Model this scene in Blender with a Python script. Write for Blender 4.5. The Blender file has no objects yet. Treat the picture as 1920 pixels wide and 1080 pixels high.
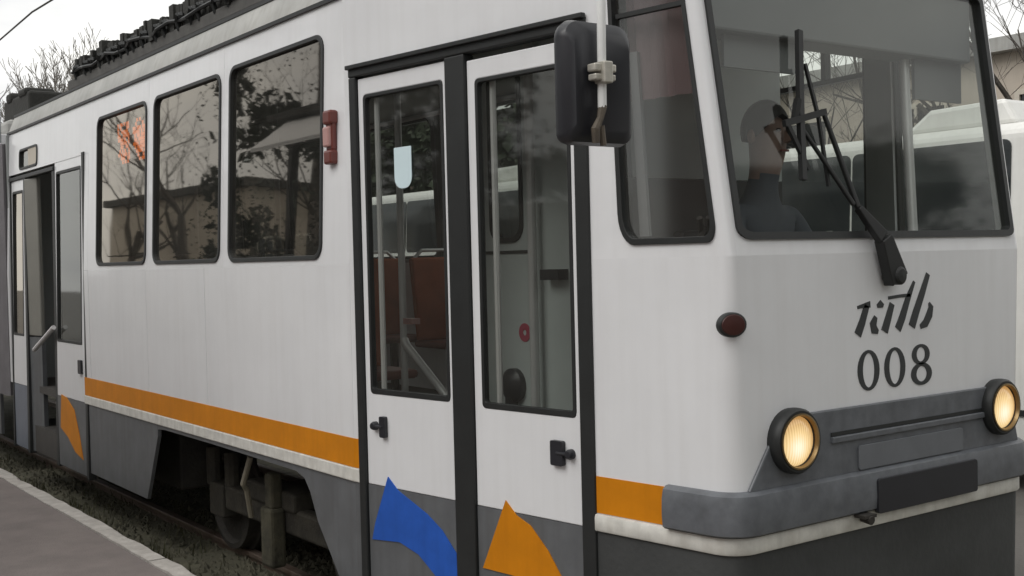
import bpy, bmesh, math, random
from mathutils import Vector, Matrix, noise
from mathutils.geometry import tessellate_polygon
random.seed(7)
R = math.radians
C = bpy.context.scene
COL = C.collection

# ------------------------------------------------------------------ camera, sky, sun, exposure
cd = bpy.data.cameras.new("camera"); cam = bpy.data.objects.new("camera", cd); COL.objects.link(cam)
rot = Matrix(((0.58816276, -0.00551403, 0.80872379),
              (0.80837368, 0.03420853, -0.58767489),
              (-0.0244248, 0.99939951, 0.02457758)))
cam.matrix_world = Matrix.Translation((2.83, -2.6875, 1.9375)) @ rot.to_4x4()
cd.sensor_width = 36; cd.lens = 41.25; cd.clip_start = 0.05; cd.clip_end = 2000
C.camera = cam

w = bpy.data.worlds.new("World"); C.world = w; w.use_nodes = True
nt = w.node_tree; nt.nodes.clear(); N = nt.nodes.new; L = nt.links.new
SUN_EL, SUN_ROT = R(48), R(188)
sky = N('ShaderNodeTexSky'); sky.sky_type = 'NISHITA'; sky.sun_disc = False
sky.sun_elevation = SUN_EL; sky.sun_rotation = SUN_ROT
tc = N('ShaderNodeTexCoord'); mp = N('ShaderNodeMapping'); mp.inputs['Scale'].default_value = (1, 1, 2.6)
nz = N('ShaderNodeTexNoise'); nz.inputs['Scale'].default_value = 3.1; nz.inputs['Detail'].default_value = 6
cr = N('ShaderNodeValToRGB')
cr.color_ramp.elements[0].position = .34; cr.color_ramp.elements[0].color = (6.9, 6.95, 7.1, 1)
cr.color_ramp.elements[1].position = .62; cr.color_ramp.elements[1].color = (10.7, 10.5, 9.9, 1)
mx = N('ShaderNodeMix'); mx.data_type = 'RGBA'; mx.inputs[0].default_value = .93
bg = N('ShaderNodeBackground'); bg.inputs['Strength'].default_value = .1
out = N('ShaderNodeOutputWorld')
L(tc.outputs['Generated'], mp.inputs['Vector']); L(mp.outputs[0], nz.inputs['Vector']); L(nz.outputs['Fac'], cr.inputs['Fac'])
L(sky.outputs[0], mx.inputs[6]); L(cr.outputs[0], mx.inputs[7]); L(mx.outputs[2], bg.inputs['Color']); L(bg.outputs[0], out.inputs['Surface'])

sd = bpy.data.lights.new("sun", 'SUN'); sd.energy = 1.25; sd.angle = R(40); sd.color = (1, .98, .95)
so = bpy.data.objects.new("sun", sd); COL.objects.link(so)
# sun behind the camera's left shoulder, high behind cloud
sdir = Vector((math.sin(SUN_ROT) * math.cos(SUN_EL), math.cos(SUN_ROT) * math.cos(SUN_EL), math.sin(SUN_EL)))
so.rotation_euler = sdir.to_track_quat('Z', 'Y').to_euler()
vs = C.view_settings; vs.view_transform = 'Standard'; vs.look = 'None'; vs.exposure = 0.30; vs.gamma = 1; vs.use_curve_mapping = False
C.render.engine = 'CYCLES'
C.cycles.max_bounces = 10; C.cycles.transparent_max_bounces = 24; C.cycles.glossy_bounces = 5; C.cycles.diffuse_bounces = 4
C.cycles.use_denoising = True

# ------------------------------------------------------------------ materials
MATS = {}
def mat(name, col, rough=.5, metal=0., var=.0, scale=6., streak=0., bump=0., bscale=40., col2=None, spec=.5, coat=0., emit=None, estr=0.):
    if name in MATS: return MATS[name]
    m = bpy.data.materials.new(name); m.use_nodes = True; t = m.node_tree; b = t.nodes['Principled BSDF']
    b.inputs['Base Color'].default_value = (*col, 1); b.inputs['Roughness'].default_value = rough
    b.inputs['Metallic'].default_value = metal; b.inputs['Specular IOR Level'].default_value = spec
    b.inputs['Coat Weight'].default_value = coat
    if emit: b.inputs['Emission Color'].default_value = (*emit, 1); b.inputs['Emission Strength'].default_value = estr
    co = t.nodes.new('ShaderNodeTexCoord'); last = None
    if var or col2:
        n = t.nodes.new('ShaderNodeTexNoise'); n.inputs['Scale'].default_value = scale; n.inputs['Detail'].default_value = 7; n.inputs['Roughness'].default_value = .62
        t.links.new(co.outputs['Object'], n.inputs['Vector'])
        r = t.nodes.new('ShaderNodeValToRGB'); r.color_ramp.elements[0].position = .3; r.color_ramp.elements[1].position = .72
        c2 = col2 or tuple(max(0, c * (1 - var)) for c in col)
        r.color_ramp.elements[0].color = (*c2, 1); r.color_ramp.elements[1].color = (*col, 1)
        t.links.new(n.outputs['Fac'], r.inputs['Fac']); last = r.outputs['Color']
    if streak:
        mp = t.nodes.new('ShaderNodeMapping'); mp.inputs['Scale'].default_value = (9, 9, .55)
        n2 = t.nodes.new('ShaderNodeTexNoise'); n2.inputs['Scale'].default_value = 2.2; n2.inputs['Detail'].default_value = 6
        t.links.new(co.outputs['Object'], mp.inputs['Vector']); t.links.new(mp.outputs[0], n2.inputs['Vector'])
        r2 = t.nodes.new('ShaderNodeMapRange'); r2.inputs[1].default_value = .45; r2.inputs[2].default_value = .8
        r2.inputs[3].default_value = 0; r2.inputs[4].default_value = streak
        t.links.new(n2.outputs['Fac'], r2.inputs[0])
        mxx = t.nodes.new('ShaderNodeMix'); mxx.data_type = 'RGBA'
        t.links.new(r2.outputs[0], mxx.inputs[0])
        if last: t.links.new(last, mxx.inputs[6])
        else: mxx.inputs[6].default_value = (*col, 1)
        mxx.inputs[7].default_value = (col[0] * .45, col[1] * .41, col[2] * .36, 1)
        last = mxx.outputs[2]
    if last: t.links.new(last, b.inputs['Base Color'])
    if bump:
        n3 = t.nodes.new('ShaderNodeTexNoise'); n3.inputs['Scale'].default_value = bscale; n3.inputs['Detail'].default_value = 5
        bp = t.nodes.new('ShaderNodeBump'); bp.inputs['Strength'].default_value = bump; bp.inputs['Distance'].default_value = .02
        t.links.new(co.outputs['Object'], n3.inputs['Vector']); t.links.new(n3.outputs['Fac'], bp.inputs['Height']); t.links.new(bp.outputs[0], b.inputs['Normal'])
    MATS[name] = m; return m

def glass(name, tint, refl=1.7, rough=.0, dirt=.0, gcol=(.96, .97, .95)):
    if name in MATS: return MATS[name]
    m = bpy.data.materials.new(name); m.use_nodes = True; t = m.node_tree; t.nodes.clear(); n = t.nodes.new; l = t.links.new
    tr = n('ShaderNodeBsdfTransparent'); tr.inputs[0].default_value = (*tint, 1)
    gl = n('ShaderNodeBsdfGlossy'); gl.inputs['Roughness'].default_value = rough; gl.inputs['Color'].default_value = (*gcol, 1)
    fr = n('ShaderNodeFresnel'); ge = n('ShaderNodeNewGeometry'); mi = n('ShaderNodeMapRange'); mi.inputs[3].default_value = 1.5; mi.inputs[4].default_value = 1/1.5; l(ge.outputs['Backfacing'], mi.inputs[0]); l(mi.outputs[0], fr.inputs['IOR'])
    mu = n('ShaderNodeMath'); mu.operation = 'MULTIPLY'; mu.inputs[1].default_value = refl; mu.use_clamp = True
    # a faint ripple in the pane so that reflections are not ruler straight
    co = n('ShaderNodeTexCoord'); nz = n('ShaderNodeTexNoise'); nz.inputs['Scale'].default_value = 2.6; nz.inputs['Detail'].default_value = 1
    bp = n('ShaderNodeBump'); bp.inputs['Strength'].default_value = .02; bp.inputs['Distance'].default_value = .02
    l(co.outputs['Object'], nz.inputs['Vector']); l(nz.outputs['Fac'], bp.inputs['Height']); l(bp.outputs[0], gl.inputs['Normal'])
    ms = n('ShaderNodeMixShader'); o = n('ShaderNodeOutputMaterial')
    l(fr.outputs[0], mu.inputs[0]); l(mu.outputs[0], ms.inputs[0]); l(tr.outputs[0], ms.inputs[1]); l(gl.outputs[0], ms.inputs[2])
    last = ms.outputs[0]
    if dirt:
        df = n('ShaderNodeBsdfDiffuse'); df.inputs[0].default_value = (.42, .42, .39, 1)
        n2 = n('ShaderNodeTexNoise'); n2.inputs['Scale'].default_value = 3.5; n2.inputs['Detail'].default_value = 8
        mr = n('ShaderNodeMapRange'); mr.inputs[1].default_value = .35; mr.inputs[2].default_value = .75; mr.inputs[3].default_value = dirt * .4; mr.inputs[4].default_value = dirt
        l(co.outputs['Object'], n2.inputs['Vector']); l(n2.outputs['Fac'], mr.inputs[0])
        m2 = n('ShaderNodeMixShader'); l(mr.outputs[0], m2.inputs[0]); l(last, m2.inputs[1]); l(df.outputs[0], m2.inputs[2]); last = m2.outputs[0]
    l(last, o.inputs[0]); MATS[name] = m; return m

WHITE = mat('white_paint', (.75, .758, .772), .32, var=.08, scale=2.0, streak=.09, coat=.3, bump=.07, bscale=1.6)
SLATE = mat('slate_paint', (.135, .142, .15), .42, var=.3, scale=5, streak=.4, bump=.03, bscale=4)
BUMP = mat('bumper_paint', (.14, .15, .165), .42, var=.38, scale=13, streak=.18, bump=.08, bscale=12)
ORANGE = mat('orange_paint', (.64, .225, .004), .5, var=.2, scale=5, streak=.22, spec=.25)
TRIM = mat('trim_paint', (.74, .73, .68), .45, var=.28, scale=14, streak=.35)
BLUE = mat('blue_paint', (.024, .11, .50), .5, var=.25, scale=7, streak=.2, spec=.25)
BLACK = mat('black_rubber', (.018, .02, .02), .5, var=.3, scale=9)
BLACKP = mat('black_plastic', (.02, .021, .026), .38, var=.2, scale=9)
CHAR = mat('charcoal_apron', (.055, .058, .058), .7, var=.4, scale=4, bump=.1)
LINING = mat('grey_lining', (.30, .315, .31), .6, var=.1, scale=4)
PARTI = mat('grey_partition', (.56, .60, .59), .5, var=.1, scale=3)
CEIL = mat('cream_ceiling', (.30, .29, .27), .6, var=.1)
FLOOR = mat('dark_lino', (.06, .055, .05), .6, var=.3)
STEEL = mat('brushed_rail', (.66, .65, .65), .4, metal=.3, var=.1)
WHITEM = mat('white_tube', (.72, .73, .72), .35, var=.1, scale=20)
RUST = mat('rusty_rod', (.11, .09, .065), .7, col2=(.05, .04, .03), scale=25)
SEAT = mat('maroon_plastic', (.17, .045, .035), .5, var=.2)
SEATO = mat('rust_fabric', (.42, .10, .035), .8, var=.3)
DASH = mat('dark_dash', (.025, .027, .028), .6, var=.3)
DEST = mat('grey_board', (.16, .165, .17), .55, var=.1)
ROOFG = mat('grey_roof_panel', (.42, .42, .40), .55, var=.3, scale=3, streak=.4)
ROOFD = mat('dark_roof', (.05, .05, .047), .8, var=.4, scale=5, bump=.2)
GEAR = mat('sooty_gear', (.03, .03, .026), .8, var=.5, scale=8, bump=.3)
IRON = mat('dirty_iron', (.045, .04, .034), .75, col2=(.02, .018, .015), scale=8, bump=.3)
GRIME = mat('dusty_iron', (.055, .05, .037), .8, col2=(.018, .016, .013), scale=7, bump=.3)
REDL = mat('red_lens', (.055, .014, .011), .45, var=.2)
PINKL = mat('pink_lens', (.45, .25, .23), .3, var=.1)
REDPL = mat('red_plastic', (.15, .035, .027), .35, var=.2)
MAUVE = mat('mauve_sheet', (.27, .19, .19), .8, var=.2, scale=3)
PAPER = mat('pale_blue_paper', (.62, .76, .80), .7, var=.06)
LAMPG = mat('lit_lens', (.30, .22, .12), .12, emit=(1, .62, .23), estr=.80)
REFL = mat('lamp_reflector', (.8, .7, .5), .2, metal=.8)
GLASS_S = glass('side_glass', (.17, .17, .165), 1.75, rough=.022, dirt=.05, gcol=(.97, .90, .80))
GLASS_D = glass('door_glass', (.70, .72, .70), 1.1, rough=.04, dirt=.04)
GLASS_W = glass('windscreen_glass', (.84, .87, .85), .85, rough=.05, dirt=.05)
GLASS_C = glass('cab_glass', (.6, .6, .6), 1.5, rough=.07, dirt=.06)
GLASS_B = glass('bus_glass', (.10, .11, .12), 1.2)
ASPH = mat('platform_asphalt', (.235, .205, .193), .9, col2=(.165, .142, .136), scale=3, bump=.35, bscale=120)
KERB = mat('kerb_stone', (.56, .535, .50), .85, col2=(.34, .32, .295), scale=9, bump=.4, bscale=40)
BED = mat('track_dirt', (.125, .118, .080), .95, col2=(.065, .062, .042), scale=5, bump=.6, bscale=30)
GRAVEL = mat('dirty_gravel', (.13, .12, .085), .95, col2=(.05, .05, .035), scale=20)
GRASS = mat('weed_green', (.05, .06, .025), .9, col2=(.07, .06, .03), scale=10)
GROUND = mat('city_ground', (.16, .15, .14), .95, col2=(.10, .095, .085), scale=.6, bump=.3)
RAILM = mat('rail_steel', (.22, .18, .15), .5, metal=.5, col2=(.12, .08, .06), scale=6)
BARK = mat('grey_bark', (.10, .088, .075), .95, col2=(.05, .043, .037), scale=10, bump=.4)
BEIGE = mat('beige_render', (.52, .46, .39), .9, var=.18, scale=1.2, streak=.25)
BRICK = mat('red_brick', (.20, .085, .062), .9, col2=(.12, .055, .045), scale=4, bump=.3)
CREAMW = mat('cream_render', (.60, .55, .47), .9, var=.15, scale=1)
DARKW = mat('dark_window', (.02, .021, .022), .15)
LEAF = mat('dark_foliage', (.04, .055, .028), .8, col2=(.02, .028, .014), scale=2)
BUSW = mat('bus_white', (.72, .72, .69), .35, var=.08, streak=.15, coat=.2)
CLOTH = mat('dark_jacket', (.075, .085, .105), .85, var=.2)
SKIN = mat('skin', (.22, .135, .105), .55)
HAIR = mat('dark_hair', (.022, .019, .017), .6)
CANV = mat('canopy_grey', (.80, .81, .83), .6, var=.1)
LEDM = mat('led_orange', (.3, .08, .01), .5, emit=(1, .19, .0), estr=2.6)

# ------------------------------------------------------------------ builders
class MB:
    def __init__(s): s.v = []; s.f = []; s.m = []
    def add(s, vs, fs, m=0):
        o = len(s.v); s.v += [tuple(p) for p in vs]; s.f += [tuple(i + o for i in f) for f in fs]; s.m += [m] * len(fs); return s
    def box(s, c, size, rz=0, rx=0, ry=0, m=0):
        M = Matrix.Translation(c) @ Matrix.Rotation(rz, 4, 'Z') @ Matrix.Rotation(ry, 4, 'Y') @ Matrix.Rotation(rx, 4, 'X')
        a, b, d = (k / 2 for k in size)
        vs = [M @ Vector(p) for p in ((-a,-b,-d),(a,-b,-d),(a,b,-d),(-a,b,-d),(-a,-b,d),(a,-b,d),(a,b,d),(-a,b,d))]
        return s.add(vs, [(0,3,2,1),(4,5,6,7),(0,1,5,4),(1,2,6,5),(2,3,7,6),(3,0,4,7)], m)
    def tube(s, pts, r, n=8, cap=True, m=0):
        pts = [Vector(p) for p in pts]; rs = r if isinstance(r, (list, tuple)) else [r] * len(pts)
        rings = []; up0 = None
        for i, p in enumerate(pts):
            d = (pts[min(i + 1, len(pts) - 1)] - pts[max(i - 1, 0)])
            if d.length < 1e-9: d = Vector((0, 0, 1))
            d.normalize()
            a = Vector((0, 0, 1)) if abs(d.z) < .9 else Vector((1, 0, 0))
            if up0 is not None:
                a = up0
            x = d.cross(a)
            if x.length < 1e-6: x = d.orthogonal()
            x.normalize(); y = x.cross(d); up0 = y
            rings.append([p + (x * math.cos(2*math.pi*k/n) + y * math.sin(2*math.pi*k/n)) * rs[i] for k in range(n)])
        vs = [q for rg in rings for q in rg]; fs = []
        for i in range(len(rings) - 1):
            for k in range(n):
                fs.append((i*n+k, i*n+(k+1)%n, (i+1)*n+(k+1)%n, (i+1)*n+k))
        if cap: fs.append(tuple(reversed(range(n)))); fs.append(tuple((len(rings)-1)*n+k for k in range(n)))
        return s.add(vs, fs, m)
    def lathe(s, c, axis, prof, n=28, sy=1., m=0, cap=True):
        # prof: list of (r, h) along axis
        ax = Vector(axis).normalized(); x = ax.orthogonal().normalized()
        if abs(ax.x) > .9: x = Vector((0, 1, 0)); x = (x - ax * x.dot(ax)).normalized()
        y = ax.cross(x); c = Vector(c); vs = []; fs = []
        for r, h in prof:
            for k in range(n):
                a = 2*math.pi*k/n; vs.append(c + ax*h + (x*math.cos(a) + y*math.sin(a)*sy)*r)
        for i in range(len(prof)-1):
            for k in range(n): fs.append((i*n+k, i*n+(k+1)%n, (i+1)*n+(k+1)%n, (i+1)*n+k))
        if cap and prof[0][0] > 1e-5: fs.append(tuple(reversed(range(n))))
        if cap and prof[-1][0] > 1e-5: fs.append(tuple((len(prof)-1)*n+k for k in range(n)))
        return s.add(vs, fs, m)
    def sphere(s, c, r, n=10, m=0):
        r = (r, r, r) if not isinstance(r, (tuple, list)) else r; c = Vector(c); vs = []; fs = []
        k2 = n // 2 + 1
        for i in range(k2 + 1):
            th = math.pi * i / k2
            for k in range(n):
                a = 2*math.pi*k/n; vs.append(c + Vector((r[0]*math.sin(th)*math.cos(a), r[1]*math.sin(th)*math.sin(a), r[2]*math.cos(th))))
        for i in range(k2):
            for k in range(n): fs.append((i*n+k, (i+1)*n+k, (i+1)*n+(k+1)%n, i*n+(k+1)%n))
        return s.add(vs, fs, m)

WL = {}
def obj(name, mb, mats, parent=None, smooth=False, bevel=0., bseg=2, weld=True):
    me = bpy.data.meshes.new(name)
    n = len(mb.v); c = Vector((0, 0, 0))
    lo = Vector((min(p[i] for p in mb.v) for i in range(3))); hi = Vector((max(p[i] for p in mb.v) for i in range(3)))
    c = (lo + hi) / 2
    if parent is None: c.z = lo.z
    me.from_pydata([(p[0]-c.x, p[1]-c.y, p[2]-c.z) for p in mb.v], [], mb.f)
    if not isinstance(mats, (list, tuple)): mats = [mats]
    for k in mats: me.materials.append(k)
    for p, mi in zip(me.polygons, mb.m): p.material_index = mi
    bm = bmesh.new(); bm.from_mesh(me)
    if weld: bmesh.ops.remove_doubles(bm, verts=bm.verts, dist=1e-5)
    bmesh.ops.recalc_face_normals(bm, faces=bm.faces)
    bm.to_mesh(me); bm.free()
    if smooth:
        for p in me.polygons: p.use_smooth = True
        try: me.set_sharp_from_angle(angle=R(38))
        except Exception: pass
    o = bpy.data.objects.new(name, me); COL.objects.link(o)
    if parent: o.parent = parent; o.location = c - WL[parent.name]
    else: o.location = c
    WL[o.name] = c.copy()
    if bevel:
        b = o.modifiers.new('bevel', 'BEVEL'); b.width = bevel; b.segments = bseg; b.limit_method = 'ANGLE'; b.angle_limit = R(40)
    return o
def empty(name, loc):
    o = bpy.data.objects.new(name, None); COL.objects.link(o); o.location = loc; WL[o.name] = Vector(loc); return o
def tag(o, label, cat, group=None, kind=None):
    o['label'] = label; o['category'] = cat
    if group: o['group'] = group
    if kind: o['kind'] = kind
    return o
def struct(o): o['kind'] = 'structure'; return o
def stuff(o): o['kind'] = 'stuff'; return o
def tree_copy(root, loc):
    r = root.copy(); COL.objects.link(r); r.location = loc
    for ch in root.children:
        k = ch.copy(); COL.objects.link(k); k.parent = r
        for g in ch.children:
            q = g.copy(); COL.objects.link(q); q.parent = k
    return r

def rrect(u0, u1, v0, v1, r, n=5):
    rr = r if isinstance(r, (list, tuple)) else [r]*4   # bl, br, tr, tl
    cs = [(u0+rr[0], v0+rr[0], 180, rr[0]), (u1-rr[1], v0+rr[1], 270, rr[1]), (u1-rr[2], v1-rr[2], 0, rr[2]), (u0+rr[3], v1-rr[3], 90, rr[3])]
    p = []
    for cx, cy, a0, q in cs:
        for k in range(n+1):
            a = R(a0 + 90*k/n); p.append((cx + q*math.cos(a), cy + q*math.sin(a)))
    return p
def sub_rect(u0, u1, v0, v1, n=1):
    return [(u0, v0), (u1, v0), (u1, v1), (u0, v1)]
def ring(mb, mp, outer, inner, d0, d1, m0=0, m1=0):
    """a plate between two outlines of one length or not, d0 outer face, d1 inner face (depth inwards)"""
    pl = [[Vector((u, v, 0)) for u, v in outer], [Vector((u, v, 0)) for u, v in inner]]
    tr = tessellate_polygon(pl); pts = outer + inner; n = len(pts); no = len(outer)
    vs = [mp(u, v, d0) for u, v in pts] + [mp(u, v, d1) for u, v in pts]
    mb.add(vs, [t for t in tr], m0); o = len(mb.v) - 2*n
    for t in tr: mb.f.append(tuple(o + n + i for i in reversed(t))); mb.m.append(m1)
    for base, cnt in ((0, no), (no, len(inner))):
        for k in range(cnt):
            a, b = base + k, base + (k+1) % cnt
            mb.f.append((o+a, o+b, o+n+b, o+n+a)); mb.m.append(m0)
    return mb
def plate(mb, mp, loop, d0, d1=None, m=0):
    n = len(loop); tr = tessellate_polygon([[Vector((u, v, 0)) for u, v in loop]])
    vs = [mp(u, v, d0) for u, v in loop]
    if d1 is None: return mb.add(vs, tr, m)
    vs += [mp(u, v, d1) for u, v in loop]
    fs = list(tr) + [tuple(n + i for i in reversed(t)) for t in tr] + [(k, (k+1) % n, n+(k+1) % n, n+k) for k in range(n)]
    return mb.add(vs, fs, m)
def sweep(mb, path, prof, closed=False, cap=True, m=0):
    """prof: (outward offset, z) closed outline; path: plan points, outward is on the right hand side of travel"""
    P = [Vector((p[0], p[1])) for p in path]; n = len(P); rows = []
    for i in range(n):
        a = P[i-1] if (i > 0 or closed) else None; b = P[(i+1) % n] if (i < n-1 or closed) else None
        ns = []
        if a is not None: d = (P[i]-a).normalized(); ns.append(Vector((d.y, -d.x)))
        if b is not None: d = (b-P[i]).normalized(); ns.append(Vector((d.y, -d.x)))
        nn = ns[0] if len(ns) == 1 else (ns[0]+ns[1]).normalized() / max(.5, (ns[0]+ns[1]).normalized().dot(ns[0]))
        rows.append([(P[i].x + nn.x*o, P[i].y + nn.y*o, z) for o, z in prof])
    k = len(prof); vs = [q for r_ in rows for q in r_]; fs = []
    for i in range(n if closed else n-1):
        j = (i+1) % n
        for q in range(k): fs.append((i*k+q, i*k+(q+1) % k, j*k+(q+1) % k, j*k+q))
    if cap and not closed: fs.append(tuple(range(k))); fs.append(tuple((n-1)*k+q for q in reversed(range(k))))
    return mb.add(vs, fs, m)

# ------------------------------------------------------------------ the ground, track and platform
def grid_sheet(x0, x1, y0, y1, z, nx=1, ny=1, amp=0, seed=0):
    mb = MB(); vs = []
    for j in range(ny+1):
        for i in range(nx+1):
            x = x0+(x1-x0)*i/nx; y = y0+(y1-y0)*j/ny
            dz = amp*noise.noise((x*1.7+seed, y*1.7, 0)) if amp else 0
            vs.append((x, y, z+dz))
    return mb.add(vs, [(j*(nx+1)+i, j*(nx+1)+i+1, (j+1)*(nx+1)+i+1, (j+1)*(nx+1)+i) for j in range(ny) for i in range(nx)])
struct(obj('ground', grid_sheet(-400, 400, -400, 400, -.16), GROUND))
struct(obj('track_bed', grid_sheet(-40, 14, -.33, 3.4, -.055, 160, 16, .03), BED, smooth=True))
struct(obj('platform', MB().box((-12, -3.63, .045), (60, 6.3, .41)), ASPH))
struct(obj('road', grid_sheet(-60, 40, 3.5, 9.5, -.05), GROUND))
# kerb stones along the platform edge: each a stone of its own
kb = empty('kerb', (-6, -.42, -.1)); struct(kb)
x = -20.0; k = 0
while x < 2.5:
    ln = .96 + random.uniform(-.05, .05); mb = MB(); n = 9; dy = random.uniform(-.012, .012); dz = random.uniform(-.006, .006)
    vs = []
    for i in range(n+1):
        xx = x+.006+(ln-.012)*i/n; e = -.352+dy+.032*noise.noise((xx*2.3, 1, 0))+.014*noise.noise((xx*9, 3, 0)); bk = -.478
        zt = .258+dz+.008*noise.noise((xx*5, 7, 0))
        vs += [(xx, bk, -.1), (xx, bk, zt), (xx, e-.022, zt), (xx, e, zt-.02), (xx, e+.004, -.1)]
    fs = [(i*5+q, i*5+(q+1) % 5, (i+1)*5+(q+1) % 5, (i+1)*5+q) for i in range(n) for q in range(5)] + [(0,1,2,3,4), tuple(n*5+q for q in (4,3,2,1,0))]
    obj('kerb_stone', mb.add(vs, fs), KERB, kb); x += ln
# rails
for y in (1.205-.72, 1.205+.72):
    mb = MB()
    mb.box((-12, y, -.095+.02), (54, .11, .02)); mb.box((-12, y, -.04), (54, .022, .06)); mb.box((-12, y, .002), (54, .064, .034))
    struct(obj('rail', mb, RAILM, bevel=.006))
mb = MB()
for i in range(5200):
    xx = random.uniform(-12, -1.5); yy = random.uniform(-.31, 1.3); s_ = random.uniform(.012, .034); c = Vector((xx, yy, -.055+s_*.3))
    a = random.uniform(0, 6.28)
    p = [c+Vector((math.cos(a+q*1.57)*s_*random.uniform(.7, 1.2), math.sin(a+q*1.57)*s_*random.uniform(.7, 1.2), -s_*.3)) for q in range(4)]
    t = c+Vector((random.uniform(-.3, .3)*s_, random.uniform(-.3, .3)*s_, s_*random.uniform(.5, .9)))
    mb.add(p+[t], [(0,1,4),(1,2,4),(2,3,4),(3,0,4)])
stuff(obj('gravel', mb, GRAVEL, weld=False))
mb = MB()
for i in range(2400):
    xx = random.uniform(-12, -2.5); yy = random.choice((random.uniform(-.3, .1), random.uniform(-.3, .75)))
    if noise.noise((xx*1.1, yy*2, 4)) < -.05: continue
    h = random.uniform(.04, .13); a = random.uniform(0, 6.28); b = .006
    dx, dy = math.cos(a)*b, math.sin(a)*b; lx, ly = random.uniform(-.04, .04), random.uniform(-.04, .04)
    mb.add([(xx-dx, yy-dy, -.07), (xx+dx, yy+dy, -.07), (xx+lx, yy+ly, -.06+h)], [(0, 1, 2)])
stuff(obj('weeds', mb, GRASS, weld=False))

# ------------------------------------------------------------------ the tram
YC = 1.205; P0X = -2.195; TA = R(7.829); CT, ST = math.cos(TA), math.sin(TA)
XR = -9.05           # rear end of the front car body
def lean(z): return .045*max(0, z-1.93)/1.1
def fl(z): return .141*max(0, z-1.93)
def mainL(u, z, d): return (u, lean(z)+d, z)
def mainR(u, z, d): return (u, 2*YC-lean(z)-d, z)
def tapL(s, z, d): return (P0X+s*CT-d*ST*-1*-1, s*ST+d*CT, z)
def tapR(s, z, d): x, y, q = tapL(s, z, d); return (x, 2*YC-y, q)
def front(u, z, d): return (-fl(z)-d, u, z)
def rfil(z): return .10 if z < 1.2 else (.04 if z > 1.93 else .10-.06*(z-1.2)/.73)
def scorner(z): return (-P0X-fl(z))/CT
def send(z): return scorner(z)-rfil(z)*math.tan((math.pi/2-TA)/2)
def ystart(z): return scorner(z)*ST+rfil(z)*math.tan((math.pi/2-TA)/2)
def fillet(z, n=6):
    r = rfil(z); s = send(z); cx, cy, _ = tapL(s, z, r); pts = []
    for i in range(n+1):
        a = -math.pi/2+TA*1 + (math.pi/2-TA)*i/n   # normal direction angle from the taper normal to +x
        pts.append((cx+r*math.cos(a), cy+r*math.sin(a)))
    return pts
# check of orientation: taper outward normal is (ST,-CT)
def plan_left(z=1.0, s0=1.57):
    return [tapL(s0, z, 0)[:2]] + fillet(z)
def plan_front(z=1.0, s0=1.57, both=True):
    l = plan_left(z, s0); r = [(x, 2*YC-y) for x, y in reversed(l)]
    return l+r

tram = tag(empty('tram', (-6, YC, 0)), 'white tram with orange stripe, slate skirt and lit headlights beside the platform', 'tram')
def T(name, mb, m, parent=None, **k): return obj(name, mb, m, parent or tram, **k)

BAYS = [(-6.45, -5.066), (-5.066, -3.757), (-3.757, P0X)]
WINS = [(-6.225, -5.066-.037, 1.962, 3.085), (-4.965, -3.80, 1.960, 3.085), (-3.675, -2.478, 1.958, 3.095)]
def map_fit(mp, lo, hi): return mp
# lower wall panels with thin open joints between them
J = .0025
def low_panel(mp, a, b, z0=.885, z1=1.93, name='side_panel', t=.04):
    mb = MB(); plate(mb, mp, [(a+J, z0), (b-J, z0), (b-J, z1), (a+J, z1)], 0, t); return T(name, mb, WHITE, bevel=.002)
for a, b in ((-6.45, -5.125), (-5.125, -4.06), (-4.06, P0X)): low_panel(mainL, a, b)
for a, b in ((XR, -6.45), (-6.45, -4.06), (-4.06, P0X)): low_panel(mainR, a, b)
def window(mp, u0, u1, z0, z1, r=.09, gl=GLASS_S, name='window', rub=.024, mat_=BLACK):
    mb = MB(); o = rrect(u0, u1, z0, z1, r, 6); i = rrect(u0+rub, u1-rub, z0+rub, z1-rub, max(.01, r-rub), 6)
    ring(mb, mp, o, i, -.009, .03); f = T(name, mb, mat_, bevel=.004)
    mb = MB(); plate(mb, mp, rrect(u0+rub*.6, u1-rub*.6, z0+rub*.6, z1-rub*.6, max(.01, r-rub*.6), 6), .012)
    T('pane', mb, gl, f); return f
def bay(mp, a, b, z0, z1, hole, r=.09, white=WHITE, name='window_panel', j=.0012):
    mb = MB(); ring(mb, mp, [(a+j, z0), (b-j, z0), (b-j, z1), (a+j, z1)], rrect(*hole, r, 6), 0, .045, 0, 1)
    return T(name, mb, [white, LINING])
ZT = 3.235
for (a, b), h in zip(BAYS, WINS):
    bay(mainL, a, b, 1.93, ZT, h, .085); window(mainL, *h, .085)
for a, b in ((XR, -7.9), (-7.9, -6.47), (-6.47, -5.066), (-5.066, -3.757), (-3.757, P0X)):
    h = (a+.09, b-.06, 1.96, 3.09); bay(mainR, a, b, 1.93, ZT, h, .085); window(mainR, *h, .085, GLASS_D)

# tapered side with the front door: frame, leaves, cab side
mb = MB()
plate(mb, tapL, [(0.001, 2.858), (1.57, 2.858), (1.57, ZT), (0.001, ZT)], 0, .045)
plate(mb, tapL, [(0.001, .885), (.047, .885), (.047, 2.858), (0.001, 2.858)], .0, .045)
T('door_surround', mb, WHITE)
mb = MB(); plate(mb, tapL, [(0.001, .33), (.047, .33), (.047, .884), (0.001, .884)], .0, .045); T('skirt_panel', mb, SLATE)
mb = MB()
def bar(mb, mp, u0, u1, z0, z1, d0, d1): return plate(mb, mp, [(u0, z0), (u1, z0), (u1, z1), (u0, z1)], d0, d1)
bar(mb, tapL, .047, .098, .28, 2.815, -.012, .05)
bar(mb, tapL, 1.499, 1.57, .28, 2.815, -.012, .05)
bar(mb, tapL, .745, .872, .28, 2.815, -.012, .05)
bar(mb, tapL, .047, 1.57, 2.815, 2.858, -.014, .05)
T('door_frame', mb, BLACK, bevel=.006)
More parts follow.
